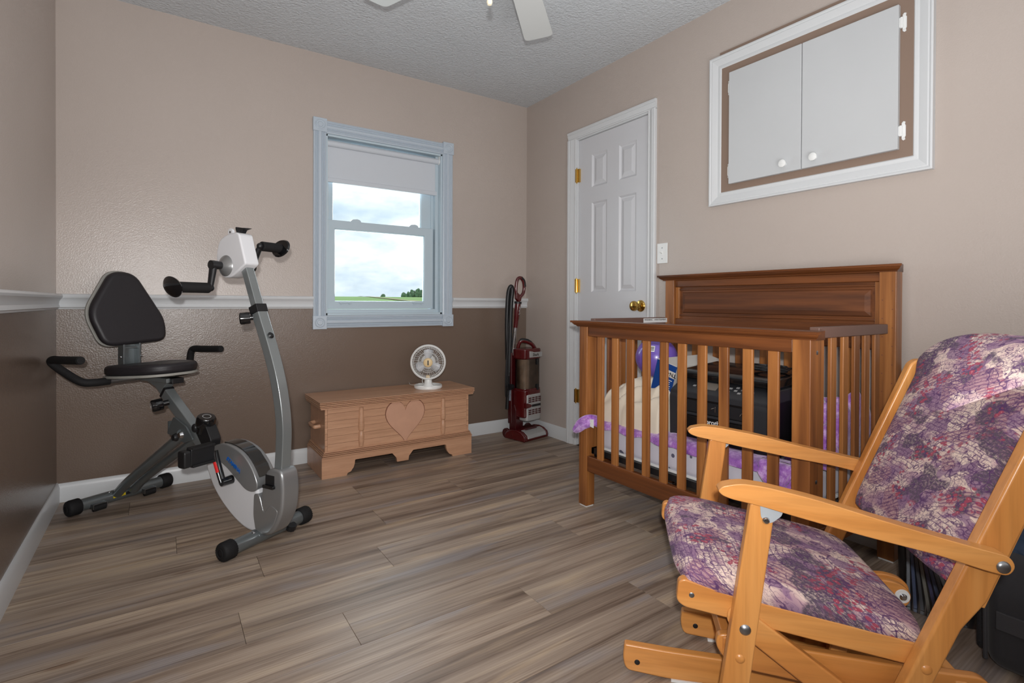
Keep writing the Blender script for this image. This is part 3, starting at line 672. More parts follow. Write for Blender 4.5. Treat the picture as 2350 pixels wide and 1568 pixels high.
# main body
by0 = -.02   # front of the body
def rrect(x0, x1, y0, y1, r=.03): return roundpoly([(x0, y0), (x1, y0), (x1, y1), (x0, y1)], r, 5)
BX0, BX1 = -.080, .098
bm = BM(); prism(bm, rrect(BX0, BX1, by0-.045, .075, .045), .150, .345, XY); lower = link_mesh('motor_body', bm, M['red'], vc, bevel=.012, seg=3)
bm = BM(); prism(bm, rrect(BX0+.014, BX1-.010, by0-.050, .02, .03), .128, .315, XY); gr = link_mesh('filter_door', bm, M['silver'], vc, bevel=.010, seg=3)
bm = BM()
for r_i, z in enumerate((.290, .277, .264, .205, .192, .179)):
    for c in range(4): cbox(bm, (BX0+.042+c*.033, by0-.0503, z), (.025, .003, .0085))
link_mesh('vent_slot', bm, M['red_dk'], gr)['kind'] = 'stuff'
bm = BM(); cbox(bm, (.026, by0-.0506, .235), (.090, .003, .016)); bd = link_mesh('badge', bm, M['black'], gr)
bm = BM(); prism(bm, roundpoly([(-.080, .222), (-.030, .226), (-.022, .236), (-.030, .246), (-.080, .262)], .005), by0-.054, by0-.03, XZ); link_mesh('release_latch', bm, M['red'], gr, bevel=.002)
bm = BM(); prism(bm, rrect(BX0+.006, BX1-.003, by0-.038, .062, .045), .345, .560, XY); link_mesh('dust_cup', bm, M['cup'], vc)
bm = BM(); prism(bm, rrect(BX0+.012, BX1-.009, by0-.03, .055, .042), .350, .555, XY); link_mesh('cyclone', bm, pm('cyclone_tan', S(142, 124, 108), .6, bump=(30, .3), var=(14, .4)), vc)
bm = BM(); ball(bm, (.010, by0-.012, .46), .045, (1, .3, .35)); ball(bm, (.022, by0-.014, .43), .03, (1.2, .3, .6)); link_mesh('dust', bm, M['dust'], vc)
bm = BM(); prism(bm, rrect(BX0, BX1, by0-.042, .070, .045), .340, .352, XY); link_mesh('cup_band', bm, M['red'], vc, bevel=.003)
bm = BM(); prism(bm, rrect(BX0-.004, BX1+.002, by0-.045, .072, .045), .556, .632, XY); cap = link_mesh('cup_lid', bm, M['red'], vc, bevel=.012, seg=3)
bm = BM(); prism(bm, roundpoly([(-.040, .570), (.090, .570), (.092, .606), (.005, .606), (-.012, .612), (-.040, .616)], .004), by0-.0485, by0-.03, XZ); bn = link_mesh('name_band', bm, M['silver'], cap, bevel=.003)
text('Shark', 'name_print', .028, M['ink'], (.022, by0-.0492, .588), (1, 0, 0), (0, 0, 1), bn, bold=.0006)
for z0, z1 in ((.515, .560), (.338, .378)):
    bm = BM(); prism(bm, roundpoly([(.038, z0), (.060, z0), (.060, z1), (.038, z1)], .006), by0-.046, by0-.03, XZ); link_mesh('latch', bm, M['black'], vc, bevel=.002)
bm = BM(); tube(bm, [(-.052, .04, .60), (-.056, .025, .655), (-.045, .01, .682), (-.01, -.01, .678), (.03, -.025, .658), (.060, -.03, .62)], .0135, n=12); link_mesh('carry_handle', bm, M['red'], vc)
bm = BM(); tube(bm, [(-.050, .015, .676), (-.042, .008, .689), (-.01, -.01, .686), (.022, -.022, .668)], .0125, n=12); link_mesh('handle_grip', bm, M['black'], vc)
# back spine, wand and loop handle
WX = -.062
bm = BM(); prism(bm, rrect(WX-.028, WX+.03, .060, .100, .012), .10, .60, XY); link_mesh('spine', bm, M['red_dk'], vc, bevel=.004)
bm = BM(); tube(bm, [(WX-.006, .07, .58), (WX+.006, .055, .80)], .0135, n=20, smooth=False); link_mesh('wand', bm, M['chrome'], vc)
bm = BM(); lathe(bm, [(0, 0), (.016, 0), (.0165, .05), (.0185, .065), (.021, .13), (.021, .175), (0, .175)], (WX+.006, .055, .775), (.05, -.08, 1), 24); wr = link_mesh('wand_sleeve', bm, M['red'], vc)
text('Shark', 'sleeve_print', .026, M['silver'], (WX+.013, .0222, .895), (-.05, .08, -1), (1, 0, 0), vc, ext=.0008)
bm = BM(); lathe(bm, [(0, 0), (.026, 0), (.026, .014), (0, .014)], (WX+.0145, .041, .945), (.05, -.08, 1), 24); link_mesh('collar', bm, M['black'], vc)
hb = Vector((WX+.016, .040, .958))
loop = [hb+Vector(v) for v in ((.0, 0, 0), (.010, -.004, .028), (.038, -.012, .062), (.043, -.016, .105), (.032, -.018, .145), (.010, -.014, .168), (-.014, -.008, .160), (-.022, -.002, .120), (-.022, 0, .070), (-.008, 0, .030))]
bm = BM(); tube(bm, loop, .0115, n=12, closed=False); prism(bm, [(hb.x-.030, hb.z+.075), (hb.x-.026, hb.z+.02), (hb.x, hb.z-.004), (hb.x+.018, hb.z+.006), (hb.x+.030, hb.z+.045), (hb.x+.006, hb.z+.050)], hb.y-.012, hb.y+.010, XZ)
link_mesh('loop_handle', bm, M['red'], vc, bevel=.003)
bm = BM(); tube(bm, [v+Vector((.003, -.002, .002)) for v in loop[3:6]], .0115, n=12); link_mesh('loop_grip', bm, M['black'], vc)
# hose and cord hanging behind
bm = BM(); tube(bm, [(WX-.030, .10, .55), (WX-.036, .10, .80), (WX-.036, .09, 1.00), (WX-.028, .075, 1.062), (WX-.014, .07, 1.04), (WX-.022, .075, .90), (WX-.024, .085, .50), (WX-.028, .10, .20)], .0150, n=12, k=8); link_mesh('hose', bm, M['black'], vc)
bm = BM()
for k in range(9):
    a = random.uniform(-.006, .006); w = .002+.0030*k; h0 = .90+random.uniform(-.02, .02); h1 = .34+random.uniform(0, .10) if k < 8 else .30
    tube(bm, [(WX-.030, .085+a, h0), (WX-.028-w*.7, .085+a, .70), (WX-.044-w, .08+a, .45), (WX-.042-w, .08+a, h1), (WX-.035, .082+a, h1+.02), (WX-.028, .085+a, .5), (WX-.018, .088+a, .80), (WX-.024, .086, h0)], .0042, n=6, k=6)
link_mesh('power_cord', bm, M['black'], vc)['kind'] = 'stuff'
bm = BM(); lathe(bm, [(0, 0), (.018, 0), (.018, .03), (0, .03)], (WX-.045, .06, .36), (1, 0, 0), 16); box(bm, (WX-.05, .05, .34), (WX-.03, .09, .38)); link_mesh('cord_hook', bm, M['black'], vc)
bm = BM(); box(bm, (WX-.0295, .064, .26), (WX-.028, .092, .35)); link_mesh('spec_label', bm, pm('label_grey', S(150, 156, 170), .5, var=(60, .4)), vc)

# ================================================================== exercise bike
M['bk_grey'] = pm('bike_grey', S(112, 118, 120), .30, .55, coat=.3, bump=(200, .03))
M['bk_post'] = pm('bike_post_grey', S(136, 141, 142), .28, .5, coat=.4, bump=(200, .03))
M['bk_silver'] = pm('bike_silver', S(150, 151, 152), .32, .6, coat=.3, bump=(150, .02))
M['bk_white'] = pm('bike_white', S(214, 214, 217), .30, bump=(30, .01))
M['foam'] = pm('foam_black', S(26, 25, 26), .72, bump=(160, .3), spec=.3)
M['vinyl_seat'] = pm('seat_vinyl', S(40, 37, 40), .45, bump=(260, .25, .001), spec=.4)
M['piping'] = pm('seat_edge_grey', S(150, 148, 142), .5, bump=(80, .1))
M['blue'] = pm('print_blue', S(10, 92, 178), .4)
M['red_print'] = pm('print_red', S(205, 30, 30), .4)
M['yellow'] = pm('label_yellow', S(226, 200, 20), .5, var=(90, .5))
M['screen'] = pm('screen_dark', S(34, 32, 30), .08, coat=.8, bump=(6, .01))
bk = thing('exercise_bike', 'grey and white folding exercise bike with black seat by left wall', 'exercise bike', (-.152, 3.085, 0), math.atan2(.507, .862))
B = lambda l, f, z: Vector((l, -f, z))
for nm, f, l0, l1 in (('rear_foot', 0, -.222, .222), ('front_foot', .975, -.190, .215)):
    bm = BM(); cyl(bm, B(l0+.03, f, .036), B(l1-.03, f, .036), .027, n=28); ft = link_mesh(nm, bm, M['bk_grey'], bk)
    for s, l in ((-1, l0), (1, l1)):
        bm = BM(); lathe(bm, [(0, 0), (.026, 0), (.031, .004), (.033, .012), (.033, .046), (.030, .050), (0, .050)], B(l-s*.0, f, .036), (-s, 0, 0), 44, ribs=1, rib=.0022); cp = link_mesh('end_cap', bm, M['foam'], ft, angle=60)
        bm = BM(); lathe(bm, [(.016, 0), (.019, .0025), (.016, .004), (.013, .002)], B(l, f, .036), (s, 0, 0), 28, loop=True); link_mesh('cap_ring', bm, M['foam'], cp)
    if nm == 'rear_foot':
        for l in (-.115, .10):
            bm = BM(); cyl(bm, B(l-.024, f+.038, .016), B(l+.024, f+.038, .016), .014, n=16); link_mesh('roller', bm, M['foam'], ft)
            bm = BM(); box(bm, B(l-.028, f+.05, .014), B(l-.0255, f+.01, .036)); box(bm, B(l+.0255, f+.05, .014), B(l+.028, f+.01, .036)); box(bm, B(l-.028, f+.042, .031), B(l+.028, f+.01, .034)); link_mesh('roller_bracket', bm, M['steel'], ft)
        bm = BM(); R = .0275
        for a0, mi in ((0, 0),):
            prism(bm, [(f+R*math.cos(t), .036+R*math.sin(t)) for t in [math.radians(-8+6*q) for q in range(6)]]+[(f+(R-.001)*math.cos(t), .036+(R-.001)*math.sin(t)) for t in [math.radians(22-6*q) for q in range(6)]], -.052, .000, YZ)
        link_mesh('warning_label', bm, M['yellow'], ft)
        bm = BM(); prism(bm, [(f+R*math.cos(t), .036+R*math.sin(t)) for t in [math.radians(-8+6*q) for q in range(6)]]+[(f+(R-.001)*math.cos(t), .036+(R-.001)*math.sin(t)) for t in [math.radians(22-6*q) for q in range(6)]], .002, .050, YZ)
        link_mesh('info_label', bm, M['black'], ft)
    bm = BM(); ball(bm, B(-.06, f+.01, .062), .007, (1, 1, .6)); link_mesh('bolt', bm, M['chrome'], ft)
# front leveller knob
bm = BM(); lathe(bm, [(0, 0), (.018, 0), (.018, .022), (0, .022)], B(.098, 1.003, .018), B(0, .4, 1), 20, ribs=1, rib=.0015); link_mesh('level_knob', bm, M['black'], bk)
bm = BM(); prism(bm, arc((.975, .036), .0295, 10, 150, 10)+arc((.975, .036), .0265, 150, 10, 10), -.045, .025, YZ); link_mesh('foot_clamp', bm, M['bk_grey'], bk)
# rear legs, one each side of the main beam
for l, a, b in ((-.030, (.02, .048), (.505, .385)), (.034, (.03, .048), (.50, .355))):
    bm = BM(); tube(bm, [B(l, *a), B(l, a[0]+.10, a[1]+.078), B(l, b[0]-.06, b[1]-.045), B(l, *b)], .0235, n=20, k=3, sy=.86); link_mesh('rear_leg', bm, M['bk_grey'], bk)
# main beam from the seat down into the flywheel housing
bm = BM(); sweep_rect(bm, [(.345, .545), (.70, .268)], .040, .048, smooth=False); beam = link_mesh('main_beam', bm, M['bk_post'], bk, bevel=.004)
bm = BM(); sweep_rect(bm, [(.275, .600), (.365, .532)], .034, .042, smooth=False); link_mesh('seat_post', bm, M['bk_post'], bk, bevel=.004)
bm = BM(); sweep_rect(bm, [(.340, .549), (.350, .541)], .0415, .0495, smooth=False); link_mesh('post_sleeve', bm, M['black'], bk)
# pivot bracket
bm = BM()
for l in (-.030, .030): prism(bm, roundpoly([(.40, .375), (.445, .450), (.53, .415), (.575, .365), (.52, .345)], .008), l-.003, l+.003, YZ)
box(bm, B(-.03, .40, .37), B(.03, .406, .425)); link_mesh('pivot_bracket', bm, M['bk_grey'], bk)
bm = BM(); lathe(bm, [(0, .014), (.010, .012), (.014, .004), (.015, 0)], B(-.052, .532, .386), (-1, 0, 0), 18); link_mesh('pivot_bolt', bm, M['chrome'], bk)
bm = BM(); lathe(bm, [(0, .018), (.012, .015), (.017, .004), (.017, 0)], B(-.052, .497, .372), (-1, 0, 0), 18); link_mesh('lock_pin', bm, M['black'], bk)
bm = BM(); ball(bm, B(-.024, .575, .413), .017, (.6, .9, 1.1)); link_mesh('beam_plug', bm, M['black'], bk)
# knob under the seat
kd = B(-.85, -.35, -.15).normalized(); kp = B(-.022, .395, .507)
bm = BM(); cyl(bm, kp, kp+kd*.026, .012, n=18); lathe(bm, [(0, .022), (.023, .022), (.025, .028), (.025, .060), (.022, .065), (0, .066)], kp, kd, 28, ribs=1, rib=.0012); sk = link_mesh('seat_knob', bm, M['black_gloss'], bk)
bm = BM(); lathe(bm, [(.016, .0662), (.019, .0664), (.019, .0668), (.016, .0668)], kp, kd, 28, loop=True); link_mesh('knob_print', bm, M['silver'], sk)
# tension control and box
bm = BM(); kd = B(-.05, .35, 1).normalized(); kp = B(.0, .600, .395)
prism(bm, roundpoly([(.575, .400), (.600, .440), (.645, .430), (.680, .372), (.668, .328), (.640, .318)], .008), -.024, .024, YZ); link_mesh('tension_box', bm, M['black'], bk, bevel=.004)
bm = BM(); lathe(bm, [(0, .030), (.034, .030), (.037, .036), (.037, .064), (.032, .072), (0, .073)], kp, kd, 36, ribs=1, rib=.001); lathe(bm, [(0, .0), (.030, .0), (.032, .03), (0, .031)], kp, kd, 30); tk = link_mesh('tension_knob', bm, M['black_gloss'], bk)
bm = BM(); lathe(bm, [(.014, .0732), (.017, .0734), (.017, .0738), (.014, .0738)], kp, kd, 28, loop=True); link_mesh('knob_print', bm, M['silver'], tk)
# seat
def cushion(name, pts, z0, z1, fn, mat, parent, edge=.018):
    bm = BM(); prism(bm, pts, z0, z1, fn); return link_mesh(name, bm, mat, parent, bevel=edge, seg=4)
sp = roundpoly([(-.150, .16), (-.130, .10), (.150, .10), (.168, .16), (.168, .25), (.120, .385), (.060, .430), (-.050, .430), (-.110, .385), (-.150, .25)], .05, 6)
tl = lambda p, a: B(p[0], p[1], a+(p[1]-.2)*.06)
seat = cushion('seat', sp, .622, .668, tl, M['vinyl_seat'], bk, .018)
bm = BM(); prism(bm, [(a*1.02, .26+(b-.26)*1.02) for a, b in sp], .612, .624, tl); link_mesh('seat_edge', bm, M['piping'], seat, bevel=.004)
bm = BM(); box(bm, B(-.035, .40, .592), B(.035, .08, .612)); prism(bm, [(.20, .600), (.40, .605), (.36, .575), (.33, .535), (.295, .565)], -.02, .02, YZ); link_mesh('seat_carrier', bm, M['bk_post'], bk, bevel=.003)
bm = BM(); box(bm, B(-.022, .42, .588), B(.030, .36, .612)); link_mesh('carrier_cap', bm, M['black'], bk, bevel=.003)
bm = BM(); cyl(bm, B(-.17, .16, .600), B(.17, .16, .600), .013, n=16); link_mesh('handle_bar', bm, M['steel'], bk)
for s in (-1, 1):
    bm = BM(); tube(bm, [B(s*.135, .160, .600), B(s*.19, .158, .600), B(s*.232, .140, .608), B(s*.272, .085, .655), B(s*.296, .058, .690), B(s*.300, .075, .704), B(s*.300, .14, .706), B(s*.300, .285, .712)], .0165, n=20, k=8); link_mesh('hand_grip', bm, M['foam'], bk)
    bm = BM(); cyl(bm, B(s*.300, .282, .712), B(s*.300, .289, .712), .0145, n=20); link_mesh('grip_end', bm, M['foam'], bk, bevel=.002)
# back rest, tipped slightly backwards
bp_ = roundpoly([(-.040, 1.092), (.044, 1.092), (.062, 1.075), (.182, .858), (.182, .792), (.150, .750), (-.128, .746), (-.178, .868)], .034, 6)
bp_ = [(-.03, 1.090), (.035, 1.090)]
bpo = roundpoly([(-.062, 1.090), (.040, 1.088), (.158, .862), (.154, .756), (-.118, .742), (-.172, .900)], [.045, .05, .045, .045, .05, .06], 7)
bl_ = lambda p, a: B(p[0]+.008, .035+a-(p[1]-.75)*.18, p[1])
br = cushion('backrest', bpo, .006, .050, bl_, M['vinyl_seat'], bk, .020)
bm = BM(); prism(bm, [(a*1.025, .91+(b-.91)*1.025) for a, b in bpo], -.006, .008, bl_); link_mesh('backrest_edge', bm, M['piping'], br, bevel=.003)
bm = BM()
for l in (-.030, .038): box(bm, B(l-.004, .075, .605), B(l+.004, .030, .780))
box(bm, B(-.030, .034, .605), B(.038, .030, .780)); box(bm, B(-.030, .066, .728), B(.038, .060, .738)); link_mesh('backrest_bracket', bm, M['bk_grey'], bk, bevel=.001)
bm = BM(); ball(bm, B(-.034, .055, .69), .006); ball(bm, B(.052, .055, .69), .006); link_mesh('bracket_bolt', bm, M['chrome'], bk)
# flywheel housing: white shell with silver upper cover
def outline(pts, k=4): return [(v.x, v.y) for v in spline([(a, b, 0) for a, b in pts], k, closed=True)]
shell = [(.668, .286), (.688, .336), (.754, .366), (.820, .369), (.898, .344), (.950, .292), (.972, .238), (.985, .190), (.990, .120), (.990, .070), (.968, .052), (.923, .052), (.873, .068), (.808, .105), (.746, .156), (.701, .212)]
bm = BM(); prism(bm, outline(shell), -.041, .041, YZ); hs_ = link_mesh('housing', bm, M['bk_white'], bk, bevel=.013, seg=3)
cov = [(.666, .300), (.686, .340), (.754, .371), (.820, .375), (.898, .350), (.955, .298), (.984, .240), (.968, .212), (.923, .210), (.873, .238), (.808, .281), (.750, .305), (.700, .300)]
bm = BM(); prism(bm, outline(cov), -.0455, .0455, YZ); link_mesh('housing_cover', bm, M['bk_silver'], bk, bevel=.016, seg=4)
scr = [(.770, .378), (.820, .3775), (.865, .366), (.910, .344), (.955, .300), (.976, .262), (.964, .262), (.930, .300), (.880, .338), (.820, .356), (.770, .360)]
bm = BM(); prism(bm, scr, -.029, .029, lambda p, a: (a, -(p[0]+.002), p[1]+.002)); link_mesh('monitor_window', bm, M['screen'], bk, bevel=.002)
text('STAMINA', 'side_print', .0215, M['blue'], B(-.0464, .850, .300), B(0, .86, -.50), B(0, .50, .86), bk, bold=.0008, ext=.0006)
# boot round the post
boot = [(1.022, .285), (1.040, .306), (1.085, .311), (1.108, .300), (1.117, .262), (1.119, .215), (1.110, .150), (1.078, .088), (1.045, .055), (.990, .048), (.966, .062), (.985, .115), (.998, .185), (1.006, .240)]
bm = BM(); prism(bm, outline(boot), -.0415, .0415, YZ); bt = link_mesh('post_boot', bm, M['bk_silver'], bk, bevel=.014, seg=4)
bm = BM(); prism(bm, roundpoly([(.972, .056), (1.044, .060), (1.074, .098), (1.098, .158), (1.050, .178), (1.020, .135), (.992, .205), (.962, .205), (.958, .12)], .018), -.0435, .0435, YZ); link_mesh('boot_lower', bm, M['bk_silver'], bk, bevel=.010, seg=3)
bm = BM(); box(bm, B(-.0425, 1.076, .244), B(-.030, 1.026, .288)); link_mesh('port_recess', bm, M['black'], bt, bevel=.002)
bm = BM(); box(bm, B(-.054, 1.080, .238), B(-.030, 1.022, .251)); link_mesh('port_plug', bm, M['black_gloss'], bt, bevel=.003)
# curved post
post = [(1.068, .285), (1.075, .375), (1.077, .470), (1.064, .570), (1.040, .665), (1.001, .770), (.957, .870), (.935, .922)]
bm = BM(); sweep_rect(bm, post, .044, lambda t: .040); link_mesh('post', bm, M['bk_post'], bk, bevel=.004)
bm = BM(); sweep_rect(bm, [(.937, .915), (.868, 1.090)], .036, .031, smooth=False); link_mesh('upper_post', bm, M['bk_post'], bk, bevel=.003)
bm = BM(); sweep_rect(bm, [(.9415, .905), (.929, .936)], .050, .047, smooth=False); link_mesh('post_collar', bm, M['black'], bk, bevel=.003)
bm = BM(); lathe(bm, [(0, 0), (.011, 0), (.013, .004), (.007, .010), (0, .010)], B(.0, 1.003, .818), B(0, .92, .38), 18); link_mesh('post_plug', bm, M['black'], bk)
kd = B(-.75, -.60, -.1).normalized(); kp = B(-.020, .930, .888)
bm = BM(); cyl(bm, kp, kp+kd*.02, .010, n=16); lathe(bm, [(0, .010), (.021, .010), (.023, .016), (.023, .044), (.019, .048), (0, .049)], kp, kd, 26, ribs=1, rib=.001); link_mesh('post_knob', bm, M['black_gloss'], bk)
# arm-crank head
head = roundpoly([(.733, 1.085), (.728, 1.140), (.745, 1.200), (.790, 1.222), (.850, 1.228), (.866, 1.220), (.905, 1.100), (.862, 1.072), (.815, 1.046), (.770, 1.046)], [.03, .03, .03, .02, .01, .012, .010, .02, .03, .03], 5)
bm = BM(); prism(bm, head, -.035, .030, YZ); link_mesh('crank_head', bm, M['bk_white'], bk, bevel=.007, seg=3)
hubc = (.788, 1.095)
for s, l in ((-1, -.035), (1, .030)):
    bm = BM(); lathe(bm, [(0, .026), (.012, .024), (.040, .004), (.043, 0)], B(l, *hubc), (s, 0, 0), 40); link_mesh('hub_cone', bm, M['bk_silver'], bk)
bm = BM(); prism(bm, arc((.797, 1.232), .016, 0, 360, 18)[:-1], -.022, -.012, YZ); link_mesh('phone_hook', bm, M['bk_white'], bk, bevel=.002)
bm = BM(); lathe(bm, [(0, 0), (.005, 0), (.005, .011), (0, .011)], B(-.0115, .797, 1.232), (-1, 0, 0), 12); link_mesh('hook_pin', bm, M['steel'], bk)
bm = BM(); prism(bm, [(.815, 1.222), (.838, 1.224), (.848, 1.240), (.880, 1.246), (.848, 1.249), (.805, 1.255), (.806, 1.245)], -.006, .018, YZ); link_mesh('tension_lever', bm, M['black'], bk, bevel=.003)
bm = BM(); lathe(bm, [(0, 0), (.022, 0), (.024, .006), (.024, .022), (.020, .028), (0, .029)], B(.010, .748, 1.165), B(0, -1, 0), 26, ribs=1, rib=.001); link_mesh('head_knob', bm, M['black'], bk)
for s in (-1, 1):
    end = (.772, 1.004) if s < 0 else (.840, 1.184); l0 = .035 if s < 0 else .030; ez = -1 if s < 0 else 1
    bm = BM(); lathe(bm, [(0, 0), (.015, 0), (.018, .030), (.018, .046), (0, .048)], B(s*(l0+.018), *hubc), (s, 0, 0), 20)
    tube(bm, [B(s*(l0+.052), *hubc), B(s*(l0+.053), (hubc[0]+end[0])/2, (hubc[1]+end[1])/2), B(s*(l0+.055), *end)], lambda t: .0165-.004*t, n=14, k=4, sx=1, sy=.8)
    ball(bm, B(s*(l0+.053), *end), .0135); ar = link_mesh('crank_arm', bm, M['black'], bk)
    le = .232 if s < 0 else .185
    bm = BM(); cyl(bm, B(s*(l0+.060), *end), B(s*le, *end), .0205, n=24); link_mesh('crank_grip', bm, M['foam'], bk, bevel=.003)
    c = B(s*(le+.004), end[0], end[1]); bm = BM(); lathe(bm, [(0, .013), (.016, .012), (.034, .006), (.041, 0), (.037, -.006), (0, -.010)], c, B(s*1.0, 0, -.32), 32, sx=1.0, sy=1.3, up=B(0, 1, 0)); link_mesh('grip_disc', bm, M['black_gloss'], bk)
# pedals
for s in (-1, 1):
    hubp = (.833, .240); f2, z2 = (.795, .360) if s < 0 else (.871, .120)
    bm = BM(); cyl(bm, B(s*.040, *hubp), B(s*.086, *hubp), .018, .015, n=20)
    mid = ((hubp[0]+f2)/2-.004, (hubp[1]+z2)/2)
    tube(bm, [B(s*.080, *hubp), B(s*.083, *mid), B(s*.088, f2, z2)], .0125, n=14, k=6, sx=1.25, sy=.7); pc = link_mesh('pedal_crank', bm, M['black_gloss'], bk)
    d_ = -1 if s < 0 else 1
    bm = BM(); cyl(bm, B(s*.0925, hubp[0]-.012*(-d_), hubp[1]-d_*.040), B(s*.0950, f2+.010*(-d_), z2+d_*.038), .0062, n=8); link_mesh('crank_stripe', bm, M['red_print'], pc)
    bm = BM(); prism(bm, roundpoly([(f2-.018, z2-.034), (f2+.014, z2-.034), (f2+.018, z2+.034), (f2-.014, z2+.034)], .006), s*.098, s*.192, YZ); pdl = link_mesh('pedal', bm, M['black'], bk, bevel=.004)
    for zz0 in (-.038, .026):
        bm = BM(); prism(bm, roundpoly([(f2-.020, z2+zz0), (f2+.020, z2+zz0), (f2+.020, z2+zz0+.010), (f2-.020, z2+zz0+.010)], .003), s*.096, s*.186, YZ); link_mesh('pedal_tread', bm, M['pr_dark'] if 'pr_dark' in M else M['foam'], pdl, bevel=.002)
    bm = BM(); prism(bm, roundpoly([(f2-.022, z2-.034), (f2+.020, z2-.034), (f2+.020, z2+.030), (f2-.022, z2+.030)], .010), s*.192, s*.220, YZ); link_mesh('pedal_end', bm, M['black'], pdl, bevel=.006, seg=3)
# ================================================================== crib
ck = (S(112, 66, 32), S(146, 91, 45), S(168, 110, 58)); ckd = (S(76, 40, 16), S(100, 55, 24), S(122, 70, 33))
for ax in 'XYZ': M['crib'+ax] = wood('crib_wood_'+ax, *(ckd if ax != 'Z' else ck), ax, rough=.42, coat=.12, stretch=18, fine=5, bump=.06)
M['crib_flat'] = pm('crib_rail_flat', S(104, 78, 68), .5, bump=(60, .05))
cr = thing('crib', 'brown wooden slatted baby crib with tall panelled headboard by the door', 'crib', (1.93, 1.32, 0))
CO = Vector((1.93, 1.32, 0))
def cw_(p): return Vector(p)-CO
def cbx(bm, lo, hi, mi=0): return box(bm, cw_(lo), cw_(hi), mi)
def crp(name, lo, hi, mat, bev=.003, parent=None):
    bm = BM(); cbx(bm, lo, hi); return link_mesh(name, bm, M[mat], parent or cr, bevel=bev)
for ya, yb in ((.800, .857), (1.800, 1.853)):
    po = crp('front_post', (1.636, ya, .006), (1.688, yb, .845), 'cribZ')
    bm = BM(); cbx(bm, (1.640, ya+.004, 0), (1.684, yb-.004, .007)); link_mesh('foot_glide', bm, M['white_plastic'], po)
for ya, yb in ((.786, .842), (1.779, 1.833)):
    po = crp('headboard_post', (2.220, ya, .006), (2.274, yb, 1.076), 'cribZ')
    bm = BM(); cbx(bm, (2.224, ya+.004, 0), (2.270, yb-.004, .007)); link_mesh('foot_glide', bm, M['white_plastic'], po)
    bm = BM()
    if ya < 1:
        for k in range(22): lathe(bm, [(0, 0), (.0022, 0), (.0022, .0008), (0, .0008)], cw_((2.2200, ya+.012+(.032 if k % 2 else 0), 1.0-k*.034)), (-1, 0, 0), 8)
        link_mesh('peg_hole', bm, M['groove'], po)['kind'] = 'stuff'
# front cap rail with its ogee edge
def caprail(name, prof, ya, yb, x0):
    bm = BM(); R = []
    ye = .022
    P = [(a, b) for a, b in prof]
    n = len(P)
    A = [bm.verts.new(cw_((x0-a, ya-max(0, a)*.9, z))) for a, z in P]; Bv = [bm.verts.new(cw_((x0-a, yb+max(0, a)*.9, z))) for a, z in P]
    face(bm, A); face(bm, Bv[::-1])
    for i in range(n): face(bm, (A[i], A[(i+1) % n], Bv[(i+1) % n], Bv[i]))
    return link_mesh(name, bm, M['cribY'], cr, angle=25)
capp = lambda z: [(-.058, z), (-.058, z-.028), (.003, z-.028), (.004, z-.024), (.012, z-.020), (.018, z-.014), (.020, z-.010), (.026, z-.009), (.027, z-.001), (.025, z)]
caprail('front_cap', capp(.868), .786, 1.866, 1.636)
caprail('headboard_cap', capp(1.098), .786, 1.845, 2.222)
crp('front_apron', (1.640, .857, .797), (1.662, 1.800, .841), 'cribY')
crp('front_bottom_rail', (1.640, .857, .170), (1.664, 1.800, .241), 'cribY')
for y in (1.722, 1.632, 1.544, 1.456, 1.366, 1.280, 1.191, 1.102, 1.011, .922):
    bm = BM(); cbx(bm, (1.644, y-.0185, .235), (1.657, y+.0185, .800)); link_mesh('slat', bm, M['cribZ'], cr, bevel=.003)
for nm, ya, yb in (('near', .806, .826), ('far', 1.810, 1.830)):
    crp('side_rail', (1.688, ya-.006, .843), (2.190, yb+.004, .878), 'crib_flat')
    crp('side_bottom_rail', (1.688, ya, .170), (2.220, yb, .241), 'cribX')
    for x in (1.722, 1.805, 1.888, 1.971, 2.048, 2.128):
        bm = BM(); cbx(bm, (x-.0185, ya+.003, .235), (x+.0185, ya+.016, .846)); link_mesh('slat', bm, M['cribZ'], cr, bevel=.003)
    crp('side_stile', (1.688, ya-.002, .17), (1.704, yb, .846), 'cribZ')
# headboard panel
crp('headboard_top_rail', (2.232, .842, 1.036), (2.256, 1.779, 1.070), 'cribY')
crp('headboard_bottom_rail', (2.232, .842, .780), (2.256, 1.779, .872), 'cribY')
for ya, yb in ((.842, .862), (1.757, 1.779)): crp('headboard_stile', (2.236, ya, .872), (2.254, yb, 1.036), 'cribZ')
bm = BM(); cbx(bm, (2.246, .86, .870), (2.256, 1.76, 1.038)); link_mesh('headboard_panel', bm, M['cribY'], cr)
bm = BM(); rr = []
for s, x in ((0, 2.246), (.004, 2.240), (.022, 2.233)):
    rr.append([bm.verts.new(cw_((x, y, z))) for y, z in ((.873+s, .902+s), (1.740-s, .902+s), (1.740-s, 1.008-s), (.873+s, 1.008-s))])
for A, Bv in zip(rr, rr[1:]):
    for i in range(4): face(bm, (A[i], A[(i+1) % 4], Bv[(i+1) % 4], Bv[i]))
face(bm, rr[-1]); M['crib_matte'] = wood('crib_wood_matte', *ckd, 'Y', rough=.7, coat=0, stretch=18, fine=5, bump=.04); link_mesh('raised_panel', bm, M['crib_matte'], cr, smooth=False)
for z in (.890, 1.022): crp('panel_bead', (2.240, .862, z-.004), (2.248, 1.757, z+.004), 'cribY', .002)
crp('headboard_lower_rail', (2.236, .842, .170), (2.256, 1.779, .241), 'cribY')
for y in (1.66, 1.54, 1.42, 1.30, 1.19, 1.07, .95):
    bm = BM(); cbx(bm, (2.238, y-.0185, .235), (2.252, y+.0185, .785)); link_mesh('slat', bm, M['cribZ'], cr, bevel=.003)
